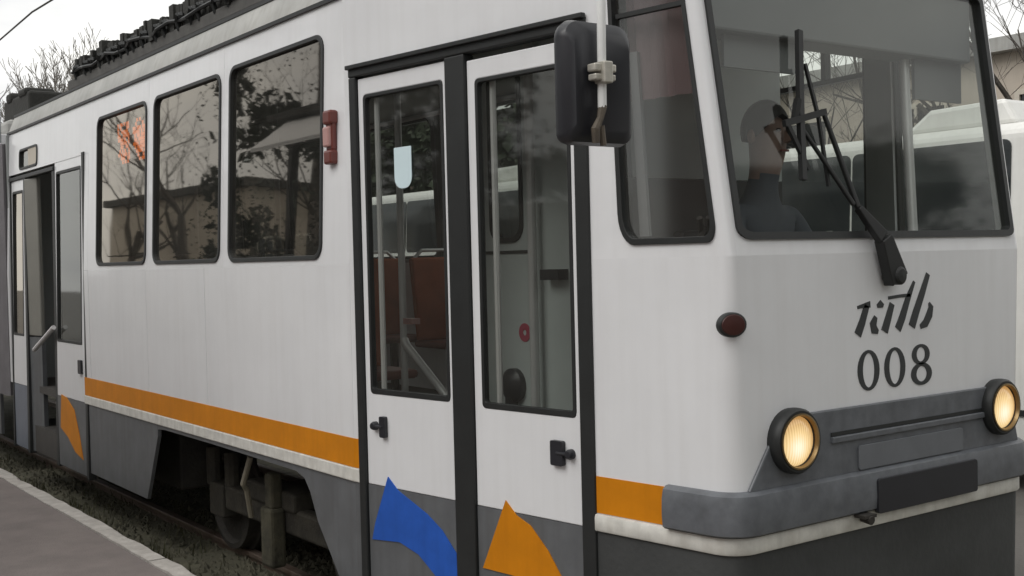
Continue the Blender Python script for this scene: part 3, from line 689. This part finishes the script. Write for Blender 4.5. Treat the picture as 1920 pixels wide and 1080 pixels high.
for x, y in ((-2.58, .52), (-6.5, .5), (-4.6, .75), (-8.3, 1.6)):
    mb = MB(); mb.tube([(x, y, .9), (x, y, 3.13)], .019, 10); T('grab_pole', mb, STEEL, smooth=True)
mb = MB(); mb.tube([(-2.57, .52, 1.52), (-2.53, .51, 1.49), (-2.13, .49, 1.26), (-2.08, .49, .95)], .022, 10); T('handrail', mb, STEEL, smooth=True)
mb = MB(); mb.box((-2.46, .50, 1.625), (.09, .05, .03)); T('ticket_puncher', mb, PINKL)
for s_ in (.185, .985):
    mb = MB(); mb.tube([tapL(s_, 1.30, .05), tapL(s_, 2.75, .05)], .014, 8); T('grab_pole', mb, STEEL, smooth=True)
for y in (.75, 1.66):
    mb = MB(); mb.tube([(-8.6, y, 2.95), (-2.3, y, 2.95)], .016, 8); T('grab_pole', mb, STEEL)
# cab partition beside the door
py = .75
def pm(u, z, d): return (u, py+d, z)
mb = MB(); ring(mb, pm, [(-2.30, .9), (-1.44, .9), (-1.44, 3.13), (-2.30, 3.13)], rrect(-2.07, -1.79, 2.02, 2.90, .09, 6), 0, .035); cp = T('cab_partition', mb, PARTI)
mb = MB(); ring(mb, pm, rrect(-2.07, -1.79, 2.02, 2.90, .09, 6), rrect(-2.045, -1.815, 2.045, 2.875, .07, 6), -.01, .03); T('seal', mb, BLACK, cp)
mb = MB(); plate(mb, pm, rrect(-2.055, -1.805, 2.03, 2.89, .08, 6), .012); T('pane', mb, GLASS_D, cp)
mb = MB(); bar(mb, pm, -2.15, -1.72, 1.965, 1.98, -.006, 0); bar(mb, pm, -2.155, -2.14, .92, 1.965, -.006, 0); bar(mb, pm, -1.73, -1.715, .92, 1.965, -.006, 0); T('panel_joint', mb, BLACK, cp)
mb = MB()
ring(mb, pm, [(-1.80+.046*math.cos(k*.314), 1.575+.046*math.sin(k*.314)) for k in range(20)], [(-1.80+.015*math.cos(k*.314), 1.575+.015*math.sin(k*.314)) for k in range(20)], -.004, 0); T('round_sticker', mb, mat('pink_sticker', (.42, .06, .10), .6), cp)
mb = MB(); mb.lathe((-1.885, py, 1.31), (0, -1, 0), [(.085, 0), (.085, .03), (.05, .06), (0, .065)], 20); mb.box((-1.885, py-.03, 1.24), (.04, .05, .14)); T('fire_bell', mb, BLACKP, cp, smooth=True)
mb = MB(); mb.tube([(-1.66, .70, .9), (-1.66, .70, 3.12)], .022, 10); T('grab_pole', mb, STEEL, smooth=True)
mb = MB(); mb.box((-1.44, 1.485, 2.72), (.04, 1.45, .80)); cwl = T('cab_wall', mb, PARTI)
mb = MB(); mb.box((-1.44, 1.485, 1.608), (.044, 1.45, 1.415)); T('lower_panel', mb, DASH, cwl)
mb = MB(); mb.box((-1.52, .72, 1.86), (.14, .06, .05)); T('coat_hook', mb, BLACKP)
# driver's desk and destination board
mb = MB(); mb.box((-.26, YC, 1.78), (.34, 1.62, .22)); mb.box((-.40, YC, 1.50), (.22, 1.4, .5)); dk = T('dashboard', mb, DASH, bevel=.03)
mb = MB(); mb.box((-.30, .98, 1.905), (.16, .10, .03), ry=R(-20)); T('control_panel', mb, LINING, dk)
mb = MB(); mb.box((-.28, 1.42, 1.905), (.10, .16, .02)); T('card_tray', mb, LINING, dk)
mb = MB(); mb.tube([(-.26, 1.30, 1.89), (-.22, 1.33, 1.96), (-.24, 1.38, 1.99)], .012, 6); T('lever', mb, LINING, dk)
mb = MB(); mb.box((-.245, YC, 2.93), (.16, 1.62, .36)); T('destination_board', mb, DEST, bevel=.01)
for y, z, a, b_ in ((.72, 2.70, .40, .14), (1.85, 2.68, .34, .20)):
    mb = MB(); mb.box((-.225, y, z), (.015, a, b_)); T('sun_visor', mb, DEST)
mb = MB(); mb.tube([(-.22, 1.66, 1.9), (-.27, 1.66, 3.1)], .022, 10); T('grab_pole', mb, STEEL, smooth=True)
mb = MB()
for k in range(9): mb.tube([(-.20+random.uniform(-.04, .04), .42+random.uniform(-.05, .05), 2.0), (-.20+random.uniform(-.05, .05), .42+random.uniform(-.07, .07), 2.07)], .012, 5)
T('dash_clutter', mb, IRON)
for y, z in ((1.02, 2.03), (1.06, 2.06), (1.44, 2.02), (1.49, 2.035)):
    mb = MB(); mb.box((-.20, y, z-.08), (.03, .07, .05), rx=random.uniform(-.5, .5)); T('crumpled_paper', mb, mat('off_white_paper', (.55, .55, .50), .8, var=.3, scale=30))
# route display behind the first window
mb = MB(); mb.box((-5.66, .135, 2.86), (.80, .05, .34)); rd = T('route_display', mb, BLACKP)
mb = MB(); rd_ = random.Random(11)
for i in range(26):
    for j in range(11):
        if rd_.random() < (.72 if abs(j-5) < 4 else .34) and 2 < i < 25 and i not in (12, 13, 14): mb.box((-6.02+i*.0285, .107, 2.72+j*.0275), (.025, .004, .024))
stuff(T('lit_dots', mb, LEDM, rd))

# articulation and second car
mb = MB()
for i in range(5):
    xx = XR-.03-i*.085
    for q, (inset, dx) in enumerate(((.05, 0), (.02, -.02), (.02, -.05), (.05, -.07))):
        pass
for i in range(6):
    sweep(mb, [(XR-.02-i*.07, .03), (XR-.055-i*.07, -.0+.012), (XR-.09-i*.07, .03)], [(0, .75), (-.04, .75), (-.04, 3.15), (0, 3.15)])
    mb.box((XR-.055-i*.07, YC, 3.14), (.05, 2.32, .05)); mb.box((XR-.055-i*.07, 2*YC-.03, 1.95), (.06, .04, 2.4))
T('bellows', mb, mat('bellows_grey', (.20, .19, .20), .8, var=.2))
mb = MB(); x1, x0 = XR-.48, XR-8.5
for yy, sg in ((0, 1), (2*YC, -1)):
    mb.box(((x0+x1)/2, yy+sg*.02, 1.42), (x1-x0, .04, 1.08)); mb.box(((x0+x1)/2, yy+sg*.03, 3.15), (x1-x0, .05, .20))
    for k in range(7): mb.box((x0+.1+k*(x1-x0-.2)/6, yy+sg*.024, 2.51), (.14, .045, 1.10))
mb.box((x1-.02, YC, 2.1), (.04, 2.36, 2.3)); mb.box((x0+.02, YC, 2.1), (.04, 2.36, 2.3)); mb.box(((x0+x1)/2, YC, 3.27), (x1-x0, 2.28, .05))
rear = T('rear_car', mb, WHITE, bevel=.006)
mb = MB()
for yy in (.03, 2*YC-.03): mb.add([(x0, yy, 1.95), (x1, yy, 1.95), (x1, yy, 3.06), (x0, yy, 3.06)], [(0, 1, 2, 3)])
T('window', mb, GLASS_B, rear)
mb = MB(); sweep(mb, [(x0, 0), (x1, 0)], [(0, .951), (.003, .951), (.003, 1.092), (0, 1.092)]); T('orange_stripe', mb, ORANGE, rear)
mb = MB(); mb.box(((x0+x1)/2, .02, .60), (x1-x0, .03, .54)); mb.box(((x0+x1)/2, 2*YC-.02, .60), (x1-x0, .03, .54)); T('skirt_panel', mb, SLATE, rear)
mb = MB(); mb.box(((x0+x1)/2, YC, 3.37), (x1-x0, 2.1, .16)); T('roof', mb, ROOFG, rear, bevel=.05)
mb = MB(); mb.box((-10.05, .62, 3.62), (1.05, .5, .26)); mb.box((-9.75, .5, 3.75), (.3, .3, .08)); mb.box((-10.3, .5, 3.76), (.2, .3, .10))
T('roof_box', mb, GEAR, rear, bevel=.03)
mb = MB(); mb.tube([(-9.42, .06, 3.2), (-9.42, .06, 4.05)], .014, 6); T('roof_rod', mb, LINING, rear)

# ------------------------------------------------------------------ the driver
def person_driver():
    V = []; E = []; RD = []
    def v(p, r): V.append(p); RD.append(r); return len(V)-1
    def e(a, b): E.append((a, b))
    bx, by = -.72, 1.215; fz = 1.0
    pel = v((bx, by, 1.44), (.17, .13)); sp = v((bx+.02, by, 1.62), (.155, .115)); ch = v((bx+.03, by, 1.95), (.175, .12)); nk0 = v((bx+.04, by, 2.15), (.10, .085)); nk = v((bx+.055, by+.005, 2.26), (.06, .062)); hd0 = v((bx+.075, by+.015, 2.36), (.078, .088)); hd1 = v((bx+.07, by+.02, 2.46), (.083, .098)); hd2 = v((bx+.065, by+.02, 2.54), (.062, .078))
    for a, b in ((pel, sp), (sp, ch), (ch, nk0), (nk0, nk), (nk, hd0), (hd0, hd1), (hd1, hd2)): e(a, b)
    for sg in (-1, 1):
        sh = v((bx+.03, by+sg*.19, 2.11), (.075, .07)); el = v((bx+.14, by+sg*.25, 1.87), (.052, .052)); wr = v((bx+.34, by+sg*.17, 1.90), (.034, .034)); pm_ = v((bx+.41, by+sg*.15, 1.925), (.036, .022))
        e(ch, sh); e(sh, el); e(el, wr); e(wr, pm_)
        for k in range(4):
            f1 = v((bx+.455, by+sg*.15+(k-1.5)*.018, 1.93), (.009, .009)); f2 = v((bx+.485-.004*abs(k-1.5), by+sg*.15+(k-1.5)*.02, 1.918), (.0085, .0085)); f3 = v((bx+.495-.004*abs(k-1.5), by+sg*.15+(k-1.5)*.02, 1.902), (.008, .008)); e(pm_, f1); e(f1, f2); e(f2, f3)
        t1 = v((bx+.415, by+sg*.15-sg*.045, 1.92), (.010, .010)); t2 = v((bx+.445, by+sg*.15-sg*.055, 1.91), (.009, .009)); e(pm_, t1); e(t1, t2)
        hp = v((bx+.02, by+sg*.10, 1.42), (.11, .10)); kn = v((bx+.42, by+sg*.13, 1.44), (.075, .075)); an = v((bx+.40, by+sg*.13, 1.08), (.045, .045)); to = v((bx+.56, by+sg*.14, 1.03), (.04, .03)); e(pel, hp); e(hp, kn); e(kn, an); e(an, to)
    me = bpy.data.meshes.new('driver_body'); me.from_pydata(V, E, []); o = bpy.data.objects.new('tmp', me); COL.objects.link(o)
    sk = o.modifiers.new('s', 'SKIN'); sk.use_smooth_shade = True
    for i, r in enumerate(RD): me.skin_vertices[0].data[i].radius = r
    me.skin_vertices[0].data[0].use_root = True
    su = o.modifiers.new('u', 'SUBSURF'); su.levels = 2; su.render_levels = 2
    dg = bpy.context.evaluated_depsgraph_get(); ev = o.evaluated_get(dg); m2 = bpy.data.meshes.new_from_object(ev)
    bpy.data.objects.remove(o)
    root = tag(empty('person', (bx, by, 1.0)), 'dark haired person in a dark jacket seated behind the tram windscreen', 'person')
    b = bpy.data.objects.new('body', m2); COL.objects.link(b); b.parent = root; b.location = (-bx, -by, -1.0); WL[b.name] = Vector((0, 0, 0))
    m2.materials.clear(); m2.materials.append(CLOTH); m2.materials.append(SKIN)
    for p in m2.polygons:
        p.use_smooth = True; c = p.center
        p.material_index = 1 if (c.z > 2.27 or (c.x > bx+.345 and 1.85 < c.z < 2.0)) else 0
    hx, hy = bx+.072, by+.018
    def fp(name, mb, m, **k): return obj(name, mb, m, root, **k)
    mb = MB(); vs = []; n = 18; rows = 9
    for i in range(rows):
        th = math.pi*.60*i/(rows-1)
        for k in range(n):
            a = 2*math.pi*k/n; front_ = max(0, math.cos(a)); lim = th*(1-.42*front_*front_)
            vs.append((hx-.012+.112*math.sin(lim)*math.cos(a), hy+.102*math.sin(lim)*math.sin(a), 2.47+.135*math.cos(lim)))
    mb.add(vs, [(i*n+k, (i+1)*n+k, (i+1)*n+(k+1) % n, i*n+(k+1) % n) for i in range(rows-1) for k in range(n)]); fp('hair', mb, HAIR, smooth=True)
    mb = MB(); mb.add([(hx+.098, hy, 2.465), (hx+.135, hy, 2.415), (hx+.100, hy-.018, 2.405), (hx+.100, hy+.018, 2.405)], [(0, 1, 2), (0, 3, 1), (1, 3, 2)]); fp('nose', mb, SKIN, smooth=True)
    for sg in (-1, 1):
        mb = MB(); mb.sphere((hx+.092, hy+sg*.033, 2.462), (.010, .014, .008), 8); fp('eye', mb, HAIR)
        mb = MB(); mb.sphere((hx-.005, hy+sg*.098, 2.44), (.022, .012, .034), 8); fp('ear', mb, SKIN, smooth=True)
    mb = MB(); mb.box((hx+.094, hy, 2.375), (.012, .05, .010)); fp('mouth', mb, SEAT, bevel=.003)
person_driver()
mb = MB(); mb.box((-.80, 1.24, 1.36), (.46, .46, .10)); mb.box((-1.0, 1.24, 1.72), (.09, .44, .66)); mb.tube([(-.8, 1.24, .9), (-.8, 1.24, 1.32)], .06, 10); T('driver_seat', mb, DASH, bevel=.03)

# ------------------------------------------------------------------ white bus on the road behind
def bus():
    x1, x0, yn, yf = -1.95, -13.6, 6.0, 8.4; yc = (yn+yf)/2
    root = tag(empty('bus', ((x0+x1)/2, yc, -.05)), 'white bus with dark windows and roof humps on the road behind the tram', 'bus')
    B = lambda n, mb, m, **k: obj(n, mb, m, root, **k)
    def sm(u, z, d): return (u, yn+d+.05*max(0, z-2.0), z)
    mb = MB()
    prof = [(yn, .28), (yn, 2.02), (yn+.05, 2.86), (yn+.13, 2.93), (yc, 3.0), (yf-.13, 2.93), (yf-.05, 2.86), (yf, 2.02), (yf, .28)]
    mb.add([(x0, y, z) for y, z in prof]+[(x1, y, z) for y, z in prof], [(i, i+1, 10+i-1+0, 9+i) for i in range(8)])
    n = len(prof); mb.v = mb.v[-2*n:]; mb.f = [(i, (i+1) % n, n+(i+1) % n, n+i) for i in range(n)]+[tuple(range(n)), tuple(reversed(range(n, 2*n)))]; mb.m = [0]*len(mb.f)
    B('body', mb, BUSW, bevel=.06, bseg=3)
    xs = [x0+.35+i*(x1-.42-x0-.35)/7 for i in range(8)]
    for a, b in zip(xs, xs[1:]):
        mb = MB(); plate(mb, sm, rrect(a+.012, b-.012, 2.07, 2.80, .06, 4), -.006, .02); B('window', mb, mat('bus_window', (.02, .024, .026), .08, spec=.8))
    for a, b in ((-3.62, -2.50), (-10.2, -8.5)):
        mb = MB(); hp = [(a, 2.95), (a+.28, 3.15), (b-.12, 3.17), (b, 2.95)]; m_ = len(hp)
        mb.add([(x, yn+.35, z) for x, z in hp]+[(x, yf-.4, z) for x, z in hp], [tuple(range(m_)), tuple(reversed(range(m_, 2*m_)))]+[(i, (i+1) % m_, m_+(i+1) % m_, m_+i) for i in range(m_)]); B('roof_hump', mb, BUSW, bevel=.04)
    for x in (-4.2, -11.2):
        mb = MB(); mb.lathe((x, yn+.02, .43), (0, -1, 0), [(.47, -.25), (.47, 0), (.40, .01), (.28, .0), (.25, -.04), (.1, .0), (0, .0)], 24); wv = B('wheel', mb, BLACK, smooth=True)
    mb = MB(); mb.box((x1-.05, yn+.02, 1.42), (.14, .10, .30)); B('tail_light', mb, mat('red_tail', (.45, .03, .03), .3))
    mb = MB(); mb.box(((x0+x1)/2, yn-.004, .62), (x1-x0-.2, .02, .05)); B('rub_strip', mb, BLACK)
bus()

# ------------------------------------------------------------------ buildings
def building(name, label, x0, x1, y0, y1, h, m, rows, cols, face, ww=1.1, wh_=1.5, zb=1.0, group=None, roofm=ROOFD, cat='building'):
    root = tag(empty(name, ((x0+x1)/2, (y0+y1)/2, -.16)), label, cat, group)
    mb = MB().box(((x0+x1)/2, (y0+y1)/2, h/2-.1), (x1-x0, y1-y0, h+.1)); obj('wall', mb, m, root)
    mb = MB().box(((x0+x1)/2, (y0+y1)/2, h+.07), (x1-x0+.5, y1-y0+.5, .24)); obj('roof', mb, roofm, root)
    yf = y0 if face < 0 else y1; proto = None
    for r_ in range(rows):
        for c_ in range(cols):
            cx = x0+(x1-x0)*(c_+.5)/cols; cz = zb+wh_/2+r_*3.0
            if proto is None:
                mb = MB(); ring(mb, lambda u, z, d: (u, yf+face*-d, z), sub_rect(cx-ww/2-.09, cx+ww/2+.09, cz-wh_/2-.09, cz+wh_/2+.09), sub_rect(cx-ww/2, cx+ww/2, cz-wh_/2, cz+wh_/2), -.06, .0)
                mb.box((cx, yf+face*.03, cz), (.06, .05, wh_)); mb.box((cx, yf+face*.1, cz-wh_/2-.12), (ww+.4, .22, .07))
                f = obj('window', mb, CREAMW, root)
                mb = MB().box((cx, yf+face*.008, cz), (ww, .02, wh_)); p = obj('pane', mb, DARKW, f); proto = (f, p, cx, cz)
            else:
                f0, p0, ax, az = proto; f = f0.copy(); COL.objects.link(f); f.location = f0.location+Vector((cx-ax, 0, cz-az)); p = p0.copy(); COL.objects.link(p); p.parent = f
    return root
building('house', 'beige rendered house with dark window beyond the right end of the tram', -22.0, -3.6, 16, 24, 5.3, BEIGE, 1, 7, -1, 1.2, 1.5, 3.0, roofm=ROOFG)
building('brick_building', 'reddish brick building across the platform, mirrored in the cab side window', -7, 9, -19, -11, 7.0, BRICK, 2, 7, 1)
building('pale_house', 'pale rendered house across the platform, mirrored in the middle side window', -42, -29, -18, -11, 5.2, CREAMW, 1, 5, 1)
building('apartment_block', 'grey apartment block up the street, mirrored in the windscreen', 22, 34, -6, 30, 11, mat('grey_render', (.10, .095, .09), .9, var=.2, scale=1), 3, 5, -1)

building('sky_block_building', 'long low brown block added to hide the sky behind the roadside trees', -62, -23, 17, 24, 6.0, mat('brown_render', (.16, .13, .105), .9, var=.25, scale=.8), 1, 12, -1, 1.4, 1.4, 1.6)  # added building that closes off the sky between the roadside leaves
# platform shelter, mirrored in the third window
sh = tag(empty('shelter', (-7.5, -3.6, .25)), 'platform shelter with pale grey canopy edge, mirrored in the third side window', 'shelter')
mb = MB(); mb.box((-7.0, -3.95, 3.93), (6.4, 1.8, .08)); obj('canopy', mb, ROOFD, sh)
q = [(-9.1, -2.4, 3.40), (-3.8, -2.4, 3.40), (-3.8, -3.3, 3.97), (-9.95, -3.3, 3.97)]
mb = MB(); mb.add(q+[(x, y, z-.04) for x, y, z in q], [(0,1,2,3),(7,6,5,4),(0,4,5,1),(1,5,6,2),(2,6,7,3),(3,7,4,0)]); obj('canopy_edge', mb, CANV, sh)
for x in (-9.3, -8.4, -6.2, -4.0):
    mb = MB(); mb.box((x, -3.0, 1.98), (.09, .09, 3.46)); obj('post', mb, DASH, sh)
mb = MB(); mb.box((-7.0, -4.75, 1.35), (6.2, .05, 2.2)); obj('back_wall', mb, mat('beige_panel', (.40, .35, .29), .8, var=.2), sh)
mb = MB(); mb.box((-8.0, -4.3, .72), (2.4, .4, .06)); mb.box((-9.0, -4.3, .48), (.06, .36, .46)); mb.box((-7.0, -4.3, .48), (.06, .36, .46)); obj('bench', mb, SEATO, sh)

# ------------------------------------------------------------------ trees
def bare_tree(name, label, loc, h, r, seed, group=None, depth=5, spread=.55, twig=.006, cat='tree', bark=None):
    rd = random.Random(seed); trunk = MB(); br = MB()
    def grow(p, d, ln, r0, lev, mb):
        pts = [p]; rs = [r0]; n = 4 if lev < 2 else 3; q = Vector(p); dd = Vector(d)
        for i in range(n):
            dd = (dd+Vector((rd.uniform(-1, 1), rd.uniform(-1, 1), rd.uniform(-.4, .7)))*.16).normalized(); q = q+dd*ln/n; pts.append(q.copy()); rs.append(max(twig*.6, r0*(1-.45*(i+1)/n)))
        mb.tube(pts, rs, 7 if lev == 0 else (5 if lev < 3 else 3), cap=lev == 0)
        if lev >= depth: return
        k = rd.randint(3, 4) if lev < 3 else rd.randint(2, 3)
        for i in range(k):
            t = rd.uniform(.45, 1) if lev else rd.uniform(.55, 1); idx = min(n, max(1, round(t*n))); ax = Vector((rd.uniform(-1, 1), rd.uniform(-1, 1), rd.uniform(-.15, .9))).normalized()
            nd = (dd*(1-spread)+ax*spread).normalized(); grow(pts[idx], nd, ln*rd.uniform(.55, .78), rs[idx]*rd.uniform(.5, .7), lev+1, br)
    grow(Vector(loc), Vector((0, 0, 1)), h*.42, r, 0, trunk)
    root = tag(empty(name, loc), label, cat, group)
    bk = bark or BARK
    obj('trunk', trunk, bk, root, smooth=True, weld=False); obj('crown', br, bk, root, weld=False)
    return root
bare_tree('bare_tree', 'leafless tree standing in front of the beige house at the right edge', (-6.6, 13.4, -.16), 8.0, .16, 5, depth=6)
bare_tree('bare_tree', 'leafless slender tree against the beige house wall, behind the bus', (-8.8, 12.5, -.16), 7.0, .12, 9, depth=6)
for i in range(13):
    bare_tree('bare_tree', 'leafless thin tree on the skyline beyond the far end of the tram', (-44.5-i*1.15, 10.2+1.8*((i*7) % 5)/4, -.16), 8.6+1.9*((i*5) % 7)/6, .11, 20+i, 'skyline trees beyond the tram', depth=6, spread=.34, twig=.018, bark=mat('hazy_bark', (.20, .185, .165), .95, var=.3))  # bark lightened to give the far trees a painted haze
for i, (x, y, h, lab) in enumerate(((-24.4, -8, 9, 'leafless forked tree across the platform, mirrored in the middle side window'),
        (-22.6, -10.5, 8, 'leafless tree across the platform, mirrored in the third side window'),
        (-33, -8.5, 9, 'leafless tree across the platform, mirrored in the first side window'))):
    bare_tree('bare_tree', lab, (x, y, .1), h, .2, 40+i, depth=5)
def leafy(name, label, loc, h, rad, seed, n=11000, leaf=(.035, .085), group=None, cat='tree', zlow=.12):
    rd = random.Random(seed); mb = MB(); cl = []
    for i in range(64):
        t = rd.random(); z = h*(zlow+(1-zlow)*t); rr = rad*(math.sin(math.pi*min(1, .15+t*.85))**.7)*rd.uniform(.3, 1); a = rd.uniform(0, 6.28); cl.append((Vector((loc[0]+rr*math.cos(a), loc[1]+rr*math.sin(a), loc[2]+z)), rad*rd.uniform(.22, .42)))
    for i in range(n):
        c, q = rd.choice(cl); v = Vector((rd.gauss(0, 1), rd.gauss(0, 1), rd.gauss(0, 1))).normalized()*q*rd.random()**.4; q_ = rd.random() < .42; p = c+v*(.5 if q_ else 1); a = Vector((rd.uniform(-1, 1), rd.uniform(-1, 1), rd.uniform(-1, 1))).normalized(); b = a.orthogonal().normalized(); s_ = rd.uniform(*leaf)*(3 if q_ else 1)
        mb.add([p-a*s_, p+b*s_*.6, p+a*s_, p-b*s_*.6], [(0, 1, 2, 3)])
    root = tag(empty(name, loc), label, cat, group); obj('crown', mb, LEAF, root, weld=False)
    t = MB(); t.tube([loc, Vector(loc)+Vector((.05, 0, h*.5)), Vector(loc)+Vector((0, .05, h*.9))], [rad*.09, rad*.06, .02], 8); obj('trunk', t, BARK, root, smooth=True)
for x, y, h, r, lab in ((-18.6, -8.0, 11.5, 3.4, 'dark evergreen across the platform, left of the three behind the shelter'), (-11.6, -9.4, 10.5, 2.8, 'tallest dark evergreen across the platform behind the shelter'), (-8.6, -8.0, 9.0, 2.5, 'dark evergreen across the platform between shelter and brick building')):
    leafy('evergreen_tree', lab, (x, y, .1), h, r, int(60-x), n=15000, leaf=(.022, .055), zlow=.08)
for x, y, h, r, lab in ((15, 13, 6.5, 3.2, 'dark evergreen added up the street to block light, nearest the tram nose'), (13, 20, 8, 3.4, 'dark evergreen added up the street to block light, farthest across the road'), (19, 8, 7.5, 3.2, 'dark evergreen added up the street to block light, on the track side')):
    leafy('evergreen_tree', lab, (x, y, -.16), h, r, int(70+x), n=16000, leaf=(.05, .10), zlow=.04)  # added out of view to block sky light on the tram front
for k, (x, y, h, r) in enumerate(((-27, 13, 7.5, 3.2), (-21.5, 12.5, 6.5, 2.9), (-17, 12.8, 7.5, 2.8), (-12.8, 12.2, 6.2, 2.5))):
    leafy('roadside_tree', ('grey green tree behind the bus, seen through the %s of the tram' % ('first side window', 'second side window', 'third side window', 'front door glass')[k]), (x, y, -.16), h, r, 90+k, n=9000, leaf=(.05, .10), zlow=.05)
# ------------------------------------------------------------------ overhead wire
mb = MB(); mb.tube([(-60+i*8, YC+(.15 if i % 2 else -.15), 5.05) for i in range(12)], .011, 6)
tag(obj('overhead_wire', mb, IRON), 'thin overhead trolley wire crossing the pale sky above the tram', 'wire')
